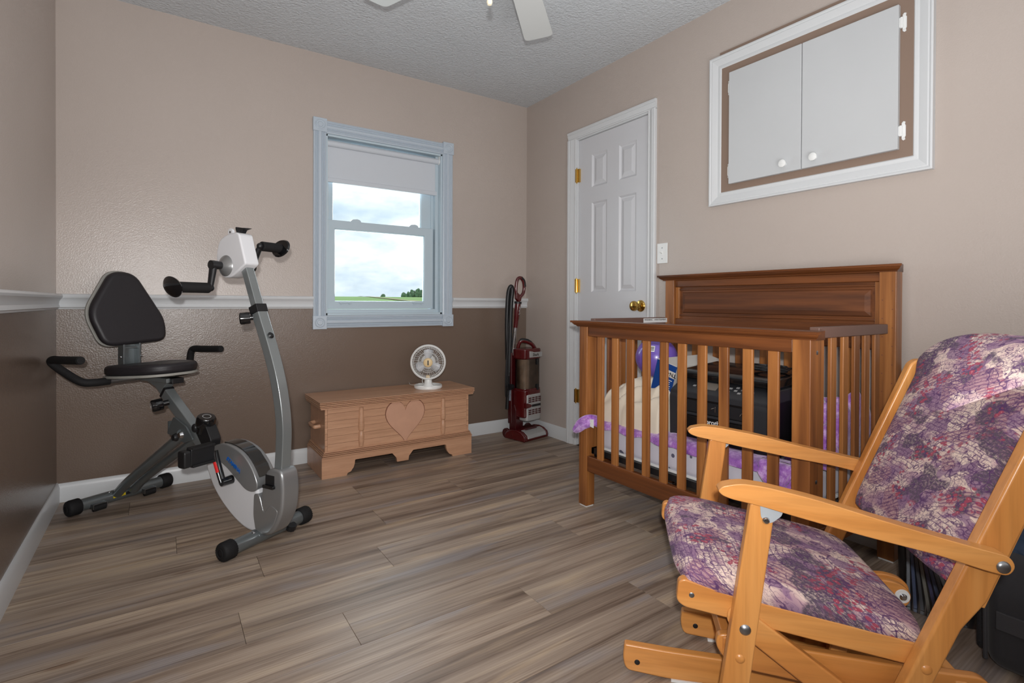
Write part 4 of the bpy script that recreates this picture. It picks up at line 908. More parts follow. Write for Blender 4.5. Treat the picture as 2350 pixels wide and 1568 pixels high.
# bolts in the post sides
for z in (.40, .25, .80):
    bm = BM(); lathe(bm, [(0, .001), (.005, .001), (.007, 0)], cw_((1.676, .800, z)), (0, -1, 0), 14); lathe(bm, [(0, .001), (.005, .001), (.007, 0)], cw_((1.676, 1.800, z)), (0, -1, 0), 14); link_mesh('bolt_head', bm, M['steel'], cr)
# mattress support
bm = BM(); 
for lo, hi in (((1.668, .835, .250), (1.690, 1.80, .276)), ((2.190, .835, .250), (2.212, 1.80, .276)), ((1.668, .835, .250), (2.212, .852, .276)), ((1.668, 1.785, .250), (2.212, 1.802, .276))): cbx(bm, lo, hi)
for k in range(6): cbx(bm, (1.69, .98+k*.14, .255), (2.19, .996+k*.14, .262))
for y in (.862, 1.30, 1.788): bar(bm, cw_((1.680, y, .25)), cw_((1.70, y+(.0), .185)), .018, .004, up=(1, 0, 0))
bar(bm, cw_((1.676, 1.80, .262)), cw_((1.664, 1.83, .300)), .012, .008, up=(1, 0, 0), ext=.01)
link_mesh('mattress_support', bm, M['black'], cr)
bm = BM(); cbx(bm, (2.02, 1.8055, .852), (2.20, 1.8038, .874)); lb = link_mesh('warning_label', bm, M['white_plastic'], cr, smooth=False)
text('⚠ WARNING    ⚠ AVERTISSEMENT'.replace('⚠ ', ''), 'label_print', .0125, M['ink'], cw_((2.11, 1.8034, .8665)), (1, 0, 0), (0, 0, 1), lb)

# mattress with a printed sheet
def sheet_mat():
    mt = pm('crib_sheet', S(206, 204, 216), .8, bump=(35, .25, .004)); nt = mt.node_tree; b = nt.nodes['Principled BSDF']
    t = nd(nt, 'ShaderNodeTexCoord'); v = nd(nt, 'ShaderNodeTexVoronoi', Scale=15.0, Randomness=.8); lk(nt, t.outputs['Object'], v.inputs['Vector'])
    ge = nd(nt, 'ShaderNodeSeparateColor'); lk(nt, v.outputs['Color'], ge.inputs[0])
    dot = mathn(nt, 'LESS_THAN', v.outputs['Distance'], mathn(nt, 'MULTIPLY_ADD', ge.outputs[1], .12, .12))
    pick = mathn(nt, 'LESS_THAN', ge.outputs[0], .8)
    col = ramp(nt, ge.outputs[2], [(0, S(92, 92, 112)), (.42, S(92, 92, 112)), (.45, S(226, 140, 122)), (1, S(230, 150, 130))], 'CONSTANT')
    c = mixc(nt, mathn(nt, 'MULTIPLY', dot, pick), S(206, 204, 216), col); lk(nt, c, b.inputs['Base Color']); return mt
M['sheet'] = sheet_mat()
mt_ = thing('crib_mattress', 'white mattress sheet printed with little stars and moons inside the crib', 'mattress', (1.935, 1.33, .276))
bm = BM(); pts = roundpoly([(-.250, -.470), (.250, -.470), (.250, .462), (-.250, .462)], .05, 6)
prism(bm, pts, .002, .118, XY); link_mesh('fitted_sheet', bm, M['sheet'], mt_, bevel=.028, seg=5)
bm = BM(); prism(bm, [(a*1.006, b*1.003) for a, b in pts], .0, .010, XY); link_mesh('mattress_edge', bm, M['white_plastic'], mt_, bevel=.003)

def sstep(a, b, x): t = max(0, min(1, (x-a)/(b-a))); return t*t*(3-2*t)
def heap(name, x0, x1, y0, y1, hf, mat, parent=None, nx=56, ny=56, base=0.0, o=(0, 0, 0)):
    bm = BM(); G = []
    for i in range(nx+1):
        row = []
        for j in range(ny+1):
            x, y, z = hf(i/nx, j/ny); row.append(bm.verts.new((x-o[0], y-o[1], z-o[2])))
        G.append(row)
    for i in range(nx):
        for j in range(ny): face(bm, (G[i][j], G[i+1][j], G[i+1][j+1], G[i][j+1]))
    rim = [G[i][0] for i in range(nx+1)]+[G[nx][j] for j in range(1, ny+1)]+[G[i][ny] for i in range(nx-1, -1, -1)]+[G[0][j] for j in range(ny-1, 0, -1)]
    low = [bm.verts.new((v.co.x, v.co.y, base-o[2])) for v in rim]
    n = len(rim)
    for i in range(n): face(bm, (rim[i], rim[(i+1) % n], low[(i+1) % n], low[i]))
    face(bm, low)
    return link_mesh(name, bm, mat, parent, angle=80)
M['cream_cloth'] = pm('cream_cloth', S(226, 214, 196), .85, bump=(500, .15, .001), var=(9, .05), sheen=.2)
def hf(u, v):
    # squircle footprint, folds running across it
    a = u*2-1; b = v*2-1
    x = 1.925+.235*a; y = 1.605+.178*b
    n1 = noise.noise(Vector((x*5, y*9, 3.1))); n2 = noise.noise(Vector((x*14+y*9, y*22, 8.2)))
    r = max(abs(a), abs(b)); rim = (1-r**12)
    prof = sstep(-2.1, -.2, a)
    back = 1-.18*sstep(.3, 1, b)
    h = .178*prof*back*(1+.12*n1)
    fold = .019*math.sin((b*3.2+a*5.5+n1*2.4)*2.6)*(.5+.5*rim)+.012*n2+.006*math.sin(b*21+a*13+n1*6)
    z = .399+max(.004, (h+.012+fold)*max(0, rim)**.35)
    return x+.010*n1, y+.012*n2, z
hp_ = heap('clothing_pile', 0, 0, 0, 0, hf, M['cream_cloth'], base=.395, nx=70, ny=60, o=(1.925, 1.605, .395)); hp_.location = (1.925, 1.605, .395)
tag(hp_, 'heap of cream cotton cloth on the crib mattress under the purple ball', 'cloth')

# purple plush blanket
def plush():
    mt = pm('purple_plush', S(150, 96, 178), .95, sheen=.6, bump=(180, .6, .003)); nt = mt.node_tree; b = nt.nodes['Principled BSDF']
    t = nd(nt, 'ShaderNodeTexCoord'); n = nd(nt, 'ShaderNodeTexNoise', Scale=22.0, Detail=6.0, Roughness=.7); lk(nt, t.outputs['Object'], n.inputs['Vector'])
    lk(nt, ramp(nt, n.outputs[0], [(.34, S(126, 66, 158)), (.5, S(164, 108, 190)), (.62, S(206, 168, 222))]), b.inputs['Base Color'])
    return mt
M['plush'] = plush()
bk_o = Vector((1.75, 1.33, .40))
bm = BM(); NY = 120; NS = 14; G = []
for i in range(NY+1):
    y = 1.795-.945*i/NY; row = []
    drop = .016+.010*noise.noise(Vector((y*9, 0, 1)))+.022*sstep(1.0, .88, y)+.005*math.sin(y*37)
    bul = .006*noise.noise(Vector((y*14, 2, 5)))
    for j in range(NS+1):
        s = j/NS
        if s < .55:
            t = s/.55; x = 1.80-(1.80-1.684)*t; z = .400+.006+.010*math.sin(t*PI)+.006*noise.noise(Vector((x*30, y*20, 4)))
        else:
            t = (s-.55)/.45; a = min(1, t/.35)*PI/2; x = 1.684-.010*math.sin(a)-.002*t-bul; z = .402-.008*(1-math.cos(a))-drop*max(0, t-.2)/.8
        row.append(bm.verts.new(Vector((x, y, z))-bk_o))
    G.append(row)
for i in range(NY):
    for j in range(NS): face(bm, (G[i][j], G[i+1][j], G[i+1][j+1], G[i][j+1]))
# heap of the same blanket at the near end
def hf2(u, v):
    a = u*2-1; b = v*2-1; x = 2.010+.192*a; y = .902+.072*b
    n1 = noise.noise(Vector((x*8, y*9, 1.1))); n2 = noise.noise(Vector((x*26, y*30, 2.2)))
    rim = max(0, 1-abs(a)**10)*max(0, 1-abs(b)**14)
    h = .040+.155*sstep(-.95, .0, a)*(1-.35*sstep(.55, 1, a))
    z = .399+max(.003, (h*(1+.38*n1)+.020*math.sin(a*9+n1*5+b*3)+.014*n2)*rim**.5)
    return x+.008*n2, y+.008*n1, z
H = []
for i in range(51):
    H.append([bm.verts.new(Vector(hf2(i/50, j/40))-bk_o) for j in range(41)])
for i in range(50):
    for j in range(40): face(bm, (H[i][j], H[i+1][j], H[i+1][j+1], H[i][j+1]))
# flap over the front edge near the post
F_ = []
for i in range(21):
    t = i/20; y = .985-.115*t; w = .105*math.sin(PI*min(1, .12+.8*t))
    F_.append([bm.verts.new(Vector((1.700-.030*min(1, q*2.5)-.004*math.sin(q*8+t*7), y, .425-.012*q-w*max(0, q-.25)))-bk_o) for q in [k/8 for k in range(9)]])
for i in range(20):
    for j in range(8): face(bm, (F_[i][j], F_[i+1][j], F_[i+1][j+1], F_[i][j+1]))
# corner pulled out past the post
P_ = spline([(1.700, 1.772, .412), (1.668, 1.776, .430), (1.632, 1.780, .436), (1.616, 1.806, .424), (1.612, 1.840, .396), (1.614, 1.868, .352)], 5)
Q_ = spline([(1.700, 1.740, .400), (1.664, 1.744, .392), (1.634, 1.762, .388), (1.617, 1.792, .372), (1.613, 1.822, .352), (1.615, 1.862, .338)], 5)
T_ = []
for p, q in zip(P_, Q_): T_.append([bm.verts.new(p.lerp(q, k/8)+Vector((-.005*math.sin(k*1.4), 0, .002*math.sin(k*2.1)))-bk_o) for k in range(9)])
for A, Bv in zip(T_, T_[1:]):
    for j in range(8): face(bm, (A[j], A[j+1], Bv[j+1], Bv[j]))
pb = link_mesh('plush_blanket', bm, M['plush'], angle=80); pb.location = bk_o
sl = pb.modifiers.new('thick', 'SOLIDIFY'); sl.thickness = .006; sl.offset = 0
tag(pb, 'purple plush blanket bunched along the edge of the crib mattress', 'blanket')
bm = BM(); prism(bm, roundpoly([(-.012, -.02), (.012, -.016), (.013, .016), (-.011, .020)], .002), -.001, .001, lambda p, a: (1.640+a-.0-bk_o.x-.012, 1.756+p[0]-bk_o.y, .402+p[1]-bk_o.z)); link_mesh('care_tag', bm, M['white_plastic'], pb, bevel=.0004, seg=1)

# purple ball
bl_m = pm('ball_purple', S(118, 92, 186), .28, coat=.3, bump=(20, .01))
bo = thing('rubber_ball', 'shiny purple rubber ball resting on the cream cloth in the crib', 'ball', (1.96, 1.668, .692))
bm = BM(); ball(bm, (0, 0, 0), .098, (1, 1, .97), 40, 24); link_mesh('ball', bm, bl_m, bo)
def on_ball(c, w, h, name, mat, R=.0985, n=6):
    d = Vector(c).normalized(); x = Vector((0, 0, 1)).cross(d).normalized(); y = d.cross(x); bm = BM(); G = []
    for i in range(n+1):
        G.append([bm.verts.new((d+x*((i/n-.5)*w/R)+y*((j/n-.5)*h/R)).normalized()*R) for j in range(n+1)])
    for i in range(n):
        for j in range(n): face(bm, (G[i][j], G[i+1][j], G[i+1][j+1], G[i][j+1]))
    o = link_mesh(name, bm, mat, bo); return o, d, x, y
on_ball((-.78, -.40, .50), .024, .030, 'ball_label', M['white_plastic'])
for k in range(3): on_ball((-.78, -.40, .42+k*.085), .018, .004, 'label_line', M['ink'], .0990)
for k in range(5): on_ball((-.80, -.22+k*.022, .46), .0028, .026 if k != 2 else .03, 'label_print', M['ink'], .0989, 3)

# toner carton
M['carton_blue'] = pm('carton_blue', S(18, 66, 138), .4, bump=(90, .03))
M['carton_white'] = pm('carton_white', S(214, 210, 204), .5, bump=(90, .03))
tb = bpy.data.objects.new('toner_carton', None); COL.objects.link(tb); tb.location = (1.80, 1.535, .470); tb.rotation_euler = (math.radians(15), 0, math.radians(2))
tag(tb, 'blue and white ink carton leaning upside down between cloth and printer', 'box')
bm = BM(); box(bm, (0, -.052, 0), (.36, .052, .235)); body = link_mesh('carton', bm, M['carton_white'], tb, bevel=.0012)
bm = BM(); box(bm, (-.0012, -.0522, 0), (.0006, .0522, .232)); fpn = link_mesh('front_panel', bm, M['carton_blue'], tb, smooth=False)
bm = BM(); box(bm, (-.002, -.0522, .178), (-.001, .010, .206)); link_mesh('white_band', bm, M['carton_white'], fpn, smooth=False)
XD_, ZD_ = (0, 1, 0), (0, 0, -1)
M['print_black'] = pm('print_black', S(26, 26, 30), .5); M['print_white'] = pm('print_white', S(232, 232, 232), .5)
text('TN-420', 'carton_number', .024, M['print_black'], (-.0022, -.020, .192), XD_, ZD_, fpn, bold=.0004)
text('brother', 'carton_name', .034, M['print_white'], (-.0016, -.004, .024), XD_, ZD_, fpn, bold=.0004)
for k, s in enumerate(('TONER CARTRIDGE', 'CARTOUCHE DE TONER', 'CARTUCHO DE TONER')): text(s, 'carton_text', .0085, M['print_white'], (-.0016, -.012, .098-k*.012), XD_, ZD_, fpn)
bm = BM()
for k in range(6): cbox(bm, (-.0016, -.018+.004*(k % 2), .165-k*.0085), (.0006, .052-.008*(k % 3), .0028))
link_mesh('small_print', bm, M['print_white'], fpn)
bm = BM()
for k in range(9):
    for q in range(3): cbox(bm, (.085+q*.09+.008*(k % 2), -.0526, .222-k*.0085), (.072-.012*((k+q) % 3), .0008, .0022))
cbox(bm, (.30, -.0528, .19), (.030, .0008, .030)); link_mesh('side_print', bm, M['print_black'], body)

# printer
pr_ = thing('printer', 'black multifunction laser printer sitting inside the crib', 'printer', (1.90, 1.205, .402), math.radians(1.5))
px0, px1, py0, py1 = -.150, .190, -.205, .208
M['pr_dark'] = pm('printer_dark', S(44, 45, 49), .42, bump=(250, .08)); M['pr_black'] = pm('printer_black', S(20, 19, 20), .3, bump=(120, .03))
def pbox(name, lo, hi, mat, bev=.006, parent=None): bm = BM(); box(bm, lo, hi); return link_mesh(name, bm, mat, parent or pr_, bevel=bev)
bm = BM(); prism(bm, [(px0+.012, 0), (px1, 0), (px1, .215), (px0+.030, .215), (px0, .185), (px0, .010)], py0+.004, py1-.004, XZ); pbody = link_mesh('body', bm, M['pr_black'], pr_, bevel=.006, seg=3)
for ya, yb in ((py0, py0+.055), (py1-.040, py1)):
    bm = BM(); prism(bm, roundpoly([(px0-.006, 0), (px0+.06, 0), (px0+.06, .205), (px0+.002, .200), (px0-.010, .175)], .008), ya, yb, XZ); link_mesh('side_cheek', bm, M['pr_dark'], pr_, bevel=.006)
bm = BM(); prism(bm, [(px0-.006, .172), (px0-.004, .196), (px0+.075, .238), (px0+.36, .250), (px0+.34, .205), (px0+.05, .190)], py0, py1, XZ); link_mesh('control_deck', bm, M['pr_dark'], pr_, bevel=.004)
pbox('paper_slot', (px0-.003, py0+.055, .120), (px0+.05, py1-.045, .166), M['print_black'], .002)
pbox('output_lip', (px0-.008, py0+.060, .108), (px0+.03, py1-.050, .118), M['pr_dark'], .003)
pbox('paper_tray', (px0-.004, py0+.060, .010), (px0+.03, py1-.046, .104), M['pr_black'], .004)
for k, y in enumerate((-.10, -.035, .02)):
    bm = BM(); tube(bm, [(px0-.006, y, .138), (px0-.008, y-.006, .146), (px0-.006, y-.016, .150)], .0016, n=6); tube(bm, [(px0-.006, y-.02, .134), (px0-.006, y-.02, .156)], .0013, n=6, smooth=False); link_mesh('roller_clip', bm, M['chrome'], pr_)
bm = BM(); prism(bm, [(px0+.055, .240), (px0+.345, .256), (px0+.345, .285), (px0+.31, .292), (px0+.075, .276), (px0+.055, .262)], py0+.006, py1-.004, XZ); link_mesh('scanner_lid', bm, M['black_gloss'], pr_, bevel=.006, seg=3)
bm = BM(); nrm = Vector((-.042, 0, .080)).normalized()
def deck(u, v, e=.0012): return Vector((px0-.002+.077*u, v, .197+.041*u))+nrm*e
def dquad(u0, u1, v0, v1, e=.0015):
    q = [bm.verts.new(deck(u, v, h)) for h in (0, e) for u, v in ((u0, v0), (u1, v0), (u1, v1), (u0, v1))]
    for f in ((4, 5, 6, 7), (0, 1, 5, 4), (1, 2, 6, 5), (2, 3, 7, 6), (3, 0, 4, 7)): face(bm, [q[i] for i in f])
dquad(.35, .85, .02, .085); link_mesh('display', bm, pm('lcd', S(120, 112, 104), .3, bump=(30, .02)), pr_, smooth=False)
bm = BM()
for a, b in ((.35, -.03), (.62, -.03), (.5, -.055), (.72, -.055), (.35, -.075), (.6, -.08), (.5, -.12), (.45, .12)): dquad(a, a+.10, b-.006, b+.006)
link_mesh('deck_button', bm, M['silver'], pr_, smooth=False)
text('brother', 'front_print', .026, M['print_white'], (px0-.0052, .000, .092), (0, -1, 0), (0, 0, 1), pr_, bold=.0003)
pc = thing('power_cord', 'black power cord coiled on top of the printer in the crib', 'cord', (1.90, 1.10, .690))
bm = BM(); P = []
for k in range(70):
    a = k*.42; P.append((.03+.052*math.cos(a)*(1+.12*math.sin(k*.9)), -.01+.060*math.sin(a)*(1+.1*math.cos(k*.7)), .008+.0035*(k//15)+.002*math.sin(k)))
P += [(.11, -.06, .012), (.10, -.10, .008), (.04, -.115, -.02), (.02, -.125, -.08)]
tube(bm, P, .0036, n=6, k=3); link_mesh('cord', bm, M['black'], pc)

# ================================================================== rocking glider chair
ok_ = (S(198, 128, 64), S(212, 143, 74), S(222, 158, 90))
for ax in 'XYZ': M['oak'+ax] = wood('chair_wood_'+ax, *ok_, ax, rough=.36, coat=.25, stretch=9, fine=9, bump=.04)
M['bracket'] = pm('bracket_grey', S(186, 192, 198), .4, .3, bump=(60, .02))
rc = thing('gliding_rocking_chair', 'honey-coloured wooden glider rocker with purple floral cushions in foreground', 'rocking chair', (1.06824, .61425, 0), math.atan2(.694, .72))
RW = .56
def both(l0, l1): return ((l0, l1), (RW-l1, RW-l0))
def rpart(name, pts, l0, l1, mat='oakY', bev=.005, seg=3, parent=None):
    bm = BM(); prism(bm, pts, l0, l1, YZ); return link_mesh(name, bm, M[mat], parent or rc, bevel=bev, seg=seg)
armp = roundpoly([(-.095, .545), (-.086, .556), (-.050, .565), (.000, .561), (.104, .544), (.22, .517), (.325, .495), (.402, .480), (.440, .474), (.452, .455), (.440, .435), (.405, .440), (.325, .459), (.19, .480), (.052, .506), (-.016, .520), (-.068, .529), (-.087, .536)], [.004, .006, .02, .02, .03, .03, .03, .03, .016, .016, .016, .03, .03, .03, .03, .02, .01, .006], 4)
legp = [(-.028, .522), (-.002, .5300), (.021, .514), (-.026, .134), (-.036, .052), (-.094, .052), (-.083, .125)]
for k, (a, b) in enumerate(both(-.006, .030)):
    sh_ = -.034 if k == 0 else .020      # the arms splay outwards to the back posts
    def armpt(p, q, sh_=sh_):
        t = max(0, min(1, p[0]/.43)); return B(q+sh_*t, p[0]-.020*t*(1 if sh_ < 0 else -.6), p[1])
    bm = BM(); prism(bm, armp, a, b, armpt); ar = link_mesh('armrest', bm, M['oakY'], rc, bevel=.0022, seg=2)
    o_ = a-.0005 if k == 0 else b+.0005; sgn = -1 if k == 0 else 1
    bm = BM(); lathe(bm, [(0, .005), (.007, .0045), (.011, .002), (.012, 0)], B(o_+sh_, .430-.020*(1 if sh_ < 0 else -.6), .452), (sgn, 0, 0), 20); link_mesh('arm_bolt', bm, M['steel'], ar)
for k, (a, b) in enumerate(both(0, .026)):
    lg = rpart('front_leg', roundpoly(legp, [.006, .01, .006, .0, .0, .0, .0], 3), a, b, 'oakZ', .004)
    o_ = a if k == 0 else b; sgn = -1 if k == 0 else 1
    bm = BM(); lathe(bm, [(0, .005), (.006, .0045), (.010, .002), (.012, 0)], B(o_, -.037, .247), (sgn, 0, 0), 20); link_mesh('leg_bolt', bm, M['steel'], lg)
    bm = BM(); lathe(bm, [(0, .004), (.005, .0035), (.009, .001), (.010, 0)], B(o_, -.047, .183), (sgn, 0, 0), 20); link_mesh('wood_plug', bm, M['oakX'], lg)
    bm = BM(); prism(bm, roundpoly([(-.010, .520), (.036, .512), (.032, .500), (.016, .486), (.004, .482), (-.008, .495)], .004, 3), o_+sgn*.0025, o_, YZ); bkt = link_mesh('arm_bracket', bm, M['bracket'], lg)
    bm = BM(); lathe(bm, [(0, .005), (.005, .0045), (.007, .002), (.0078, 0)], B(o_+sgn*.0025, .002, .500), (sgn, 0, 0), 20); link_mesh('bracket_bolt', bm, M['chrome'], bkt)
pl = lambda z, d: (.302+.415*(z-.186)+d, z)
postp = [pl(.05, -.030), pl(.78, -.031), pl(.792, -.018), pl(.792, .010), pl(.78, .026), pl(.36, .036), pl(.30, .018), pl(.05, .018)]
for k, (a, b) in enumerate(((.002, .034), (RW-.046, RW-.014))):
    po = rpart('back_post', roundpoly(postp, [0, .012, .01, .01, .012, .006, .006, 0], 4), a, b, 'oakZ', .007, 4)
    o_ = a if k == 0 else b; sgn = -1 if k == 0 else 1
    bm = BM(); lathe(bm, [(0, .004), (.005, .0035), (.009, .001), (.010, 0)], B(o_, .306, .211), (sgn, 0, 0), 20); link_mesh('wood_plug', bm, M['oakX'], po)
    rpart('back_strip', [pl(.348, .030), pl(.77, .020), pl(.77, .029), pl(.345, .041)], a+.006, b+.004, 'oakZ', .002)
    bm = BM(); ball(bm, B(a-.003 if k else b+.003, .405, .405), .006); link_mesh('post_bolt', bm, M['chrome'], po)
# seat rails
srp = roundpoly([(-.172, .318), (-.160, .326), (-.054, .300), (.285, .248), (.312, .243), (.296, .194), (.280, .198), (-.065, .248), (-.160, .262), (-.176, .275)], [.01, .01, .01, 0, 0, 0, 0, .01, .012, .01], 4)
for k, (a, b) in enumerate(both(.034, .058)):
    sr = rpart('seat_rail', srp, a, b, bev=.004)
    bm = BM(); lathe(bm, [(0, .001), (.004, .001), (.006, 0)], B(a if k == 0 else b, -.143, .303-.012), (-1 if k == 0 else 1, 0, 0), 14); link_mesh('rail_bolt', bm, M['steel'], sr)
# diagonal brace and lower rail of the moving frame
dg = roundpoly([(-.070, .245), (-.066, .272), (-.048, .286), (-.001, .257), (.152, .152), (.235, .090), (.215, .045), (.082, .132), (-.010, .198), (-.050, .225)], [.02, .02, .02, 0, 0, .01, .01, 0, .01, .01], 4)
lw = roundpoly([(-.086, .165), (-.082, .192), (-.055, .196), (.000, .186), (.100, .181), (.291, .174), (.358, .172), (.440, .172), (.462, .150), (.455, .118), (.400, .110), (.20, .098), (.059, .112), (-.014, .118), (-.066, .135)], [.02, .018, .02, .02, .03, .03, .03, .02, .02, .02, .02, .05, .03, .02, .02], 4)
for a, b in both(.027, .049): rpart('diagonal_brace', dg, a, b)
for a, b in both(.063, .086): rpart('lower_rail', lw, a, b)
# cross stretchers
for f, z in ((-.06, .170), (.40, .14)):
    bm = BM(); box(bm, B(.06, f-.012, z-.02), B(RW-.06, f+.012, z+.02)); link_mesh('stretcher', bm, M['oakX'], rc, bevel=.004)
bm = BM(); box(bm, B(.056, .285, .20), B(RW-.056, .31, .235)); link_mesh('seat_cross_rail', bm, M['oakX'], rc, bevel=.004)
# base with its two floor runners and swing arms
def runner(l0, l1, f0, f1, mat='oakY'):
    p = roundpoly([(f0, .012), (f0-.008, .040), (f0-.004, .078), (f0+.10, .074), (f1-.02, .070), (f1, .050), (f1-.01, .012), (f0+.10, .004)], [.015, .02, .006, .02, .02, .02, .012, .03], 4)
    return rpart('floor_runner', p, l0, l1, mat)
rn = runner(.160, .184, -.286, .30)
bm = BM(); lathe(bm, [(0, .001), (.005, .001), (.007, 0)], B(.160, -.258, .036), (-1, 0, 0), 14); link_mesh('rail_bolt', bm, M['black'], rn)
bm = BM(); box(bm, B(.158, -.175, 0), B(.186, -.10, .006)); box(bm, B(.158, .15, 0), B(.186, .22, .006)); link_mesh('felt_pad', bm, M['white_plastic'], rn)
rn = runner(.345, .369, -.125, .44)
bm = BM(); lathe(bm, [(0, .001), (.005, .001), (.007, 0)], B(.345, -.093, .038), (-1, 0, 0), 14); link_mesh('rail_bolt', bm, M['black'], rn)
bm = BM(); box(bm, B(.343, -.06, 0), B(.371, .0, .006)); box(bm, B(.343, .25, 0), B(.371, .31, .006)); link_mesh('felt_pad', bm, M['white_plastic'], rn)
for f in (-.02, .26):
    bm = BM(); box(bm, B(.184, f-.02, .014), B(.345, f+.02, .050)); link_mesh('base_stretcher', bm, M['oakX'], rc, bevel=.004)
for l in (.186, .330):
    for f in (-.01, .20):
        bm = BM(); prism(bm, roundpoly([(f-.018, .035), (f+.018, .035), (f+.050, .215), (f+.014, .215)], .012), l, l+.013, YZ); link_mesh('swing_arm', bm, M['oakZ'], rc, bevel=.003)
# rounded link ends behind the seat
for l, e in ((.350, 0), (.385, .012)):
    bm = BM(); prism(bm, roundpoly([(.22, .150), (.22, .200), (.385+e, .222), (.425+e, .213), (.448+e, .190), (.440+e, .158), (.41, .146)], [.01, .01, .02, .02, .02, .02, .02], 5), l, l+.020, YZ); lk_ = link_mesh('glide_link', bm, M['oakY'], rc, bevel=.004)
    if e == 0:
        bm = BM(); lathe(bm, [(0, .003), (.017, .003), (.018, 0)], B(l, .424, .183), (-1, 0, 0), 28); link_mesh('nylon_washer', bm, M['white_plastic'], lk_)
        bm = BM(); lathe(bm, [(0, .008), (.006, .007), (.009, .003), (.009, 0)], B(l-.003, .424, .183), (-1, 0, 0), 20); link_mesh('link_bolt', bm, M['chrome'], lk_)
# cushions
def toile():
    mt = bpy.data.materials.new('floral_toile'); mt.use_nodes = True; nt = mt.node_tree; b = nt.nodes['Principled BSDF']
    t = nd(nt, 'ShaderNodeTexCoord'); sx = nd(nt, 'ShaderNodeSeparateXYZ'); lk(nt, t.outputs['Object'], sx.inputs[0])
    vv = mathn(nt, 'SUBTRACT', mathn(nt, 'MULTIPLY', sx.outputs[2], .9), sx.outputs[1])
    cb_ = nd(nt, 'ShaderNodeCombineXYZ'); lk(nt, mathn(nt, 'MULTIPLY_ADD', sx.outputs[2], .6, sx.outputs[0]), cb_.inputs[0]); lk(nt, vv, cb_.inputs[1])
    wp = nd(nt, 'ShaderNodeTexNoise', Scale=16.0, Detail=2.0); lk(nt, cb_.outputs[0], wp.inputs['Vector'])
    wa = nd(nt, 'ShaderNodeVectorMath', operation='MULTIPLY_ADD'); lk(nt, wp.outputs[1], wa.inputs[0]); wa.inputs[1].default_value = (.02, .02, 0); lk(nt, cb_.outputs[0], wa.inputs[2]); P = wa.outputs[0]
    def nz(sc, det=3.0, loc=(0, 0, 0), src=None, dist=0.0, rough=.55):
        mp = nd(nt, 'ShaderNodeMapping'); mp.inputs['Location'].default_value = loc; lk(nt, src or P, mp.inputs[0])
        n = nd(nt, 'ShaderNodeTexNoise', Scale=sc, Detail=det, Distortion=dist, Roughness=rough); lk(nt, mp.outputs[0], n.inputs['Vector']); return n.outputs[0]
    def mask(f, lo, hi): return ramp(nt, f, [(lo, (0, 0, 0)), (hi, (1, 1, 1))])
    def line(f, w): return mathn(nt, 'LESS_THAN', mathn(nt, 'ABSOLUTE', mathn(nt, 'SUBTRACT', f, .5)), w)
    def mul(*a):
        r = a[0]
        for q in a[1:]: r = mathn(nt, 'MULTIPLY', r, q)
        return r
    plum = S(86, 56, 98)
    c = ramp(nt, nz(8, 3.0, (.3, .7, 0)), [(.30, S(156, 124, 146)), (.40, S(182, 148, 156)), (.48, S(218, 192, 182)), (.54, S(226, 204, 190)), (.60, S(190, 158, 162)), (.70, S(138, 108, 136))])
    c = mixc(nt, mul(mask(nz(12, 2.0, (4, 2, 0)), .53, .55), .8), c, S(132, 98, 132))           # mauve shrubs and roofs
    zD = mask(nz(8, 1.0, (7, 9, 0)), .575, .59)                                                       # pink benches with slats
    wv = nd(nt, 'ShaderNodeTexWave', Scale=34.0, Distortion=.6); wv.bands_direction = 'DIAGONAL'; lk(nt, P, wv.inputs['Vector'])
    c = mixc(nt, mul(zD, .7), c, S(178, 140, 140)); c = mixc(nt, mul(zD, mask(wv.outputs[1], .66, .80), .7), c, S(122, 78, 108))
    zA = mask(nz(5.5, 1.0, (9, 1, 0)), .50, .515)                                                    # stonework
    br = nd(nt, 'ShaderNodeTexBrick', Scale=26.0); br.inputs['Mortar Size'].default_value = .035; br.inputs['Mortar Smooth'].default_value = .3; br.inputs['Brick Width'].default_value = .62; br.inputs['Row Height'].default_value = .34
    lk(nt, P, br.inputs['Vector'])
    c = mixc(nt, mul(zA, br.outputs['Fac'], .8), c, S(112, 78, 116))
    zB = mask(nz(8, 2.0, (1, 5, 0)), .545, .57); sp = nz(150, 3.0, src=cb_.outputs[0], rough=.75)      # dark foliage
    c = mixc(nt, mul(zB, ramp(nt, sp, [(.40, (.45, .45, .45)), (.54, (1, 1, 1))])), c, S(92, 80, 92))
    c = mixc(nt, mul(mask(nz(95, 4.0, (3, 3, 0), rough=.75), .55, .60), mask(nz(9, 1.0, (2, 7, 0)), .45, .52), .6), c, S(110, 78, 114))
    for sc, w, loc, am in ((18, .008, (0, 0, 0), .85), (26, .010, (6, 3, 0), .75), (40, .012, (5, 1, 0), .65), (64, .016, (2, 8, 0), .5), (110, .024, (1, 2, 0), .35)):                # drawn outlines
        c = mixc(nt, mul(line(nz(sc, 1.5, loc), w), mask(nz(6, 1.0, (loc[1]+3, 4, 0)), .40, .46), am), c, plum)
    v3 = nd(nt, 'ShaderNodeTexVoronoi', Scale=75.0); lk(nt, P, v3.inputs['Vector']); zC = mask(nz(7.5, 2.0, (3, 8, 0)), .53, .57)
    c = mixc(nt, mul(mask(v3.outputs['Distance'], .46, .36), zC, .9), c, S(160, 70, 90))
    c = mixc(nt, mul(mask(v3.outputs['Distance'], .14, .08), zC, .7), c, S(214, 150, 150))
    v4 = nd(nt, 'ShaderNodeTexVoronoi', Scale=30.0); lk(nt, P, v4.inputs['Vector'])
    ring = mathn(nt, 'LESS_THAN', mathn(nt, 'ABSOLUTE', mathn(nt, 'SUBTRACT', v4.outputs['Distance'], .28)), .035)
    c = mixc(nt, mul(ring, mask(nz(5, 1.0, (8, 3, 0)), .50, .54), .65), c, plum)
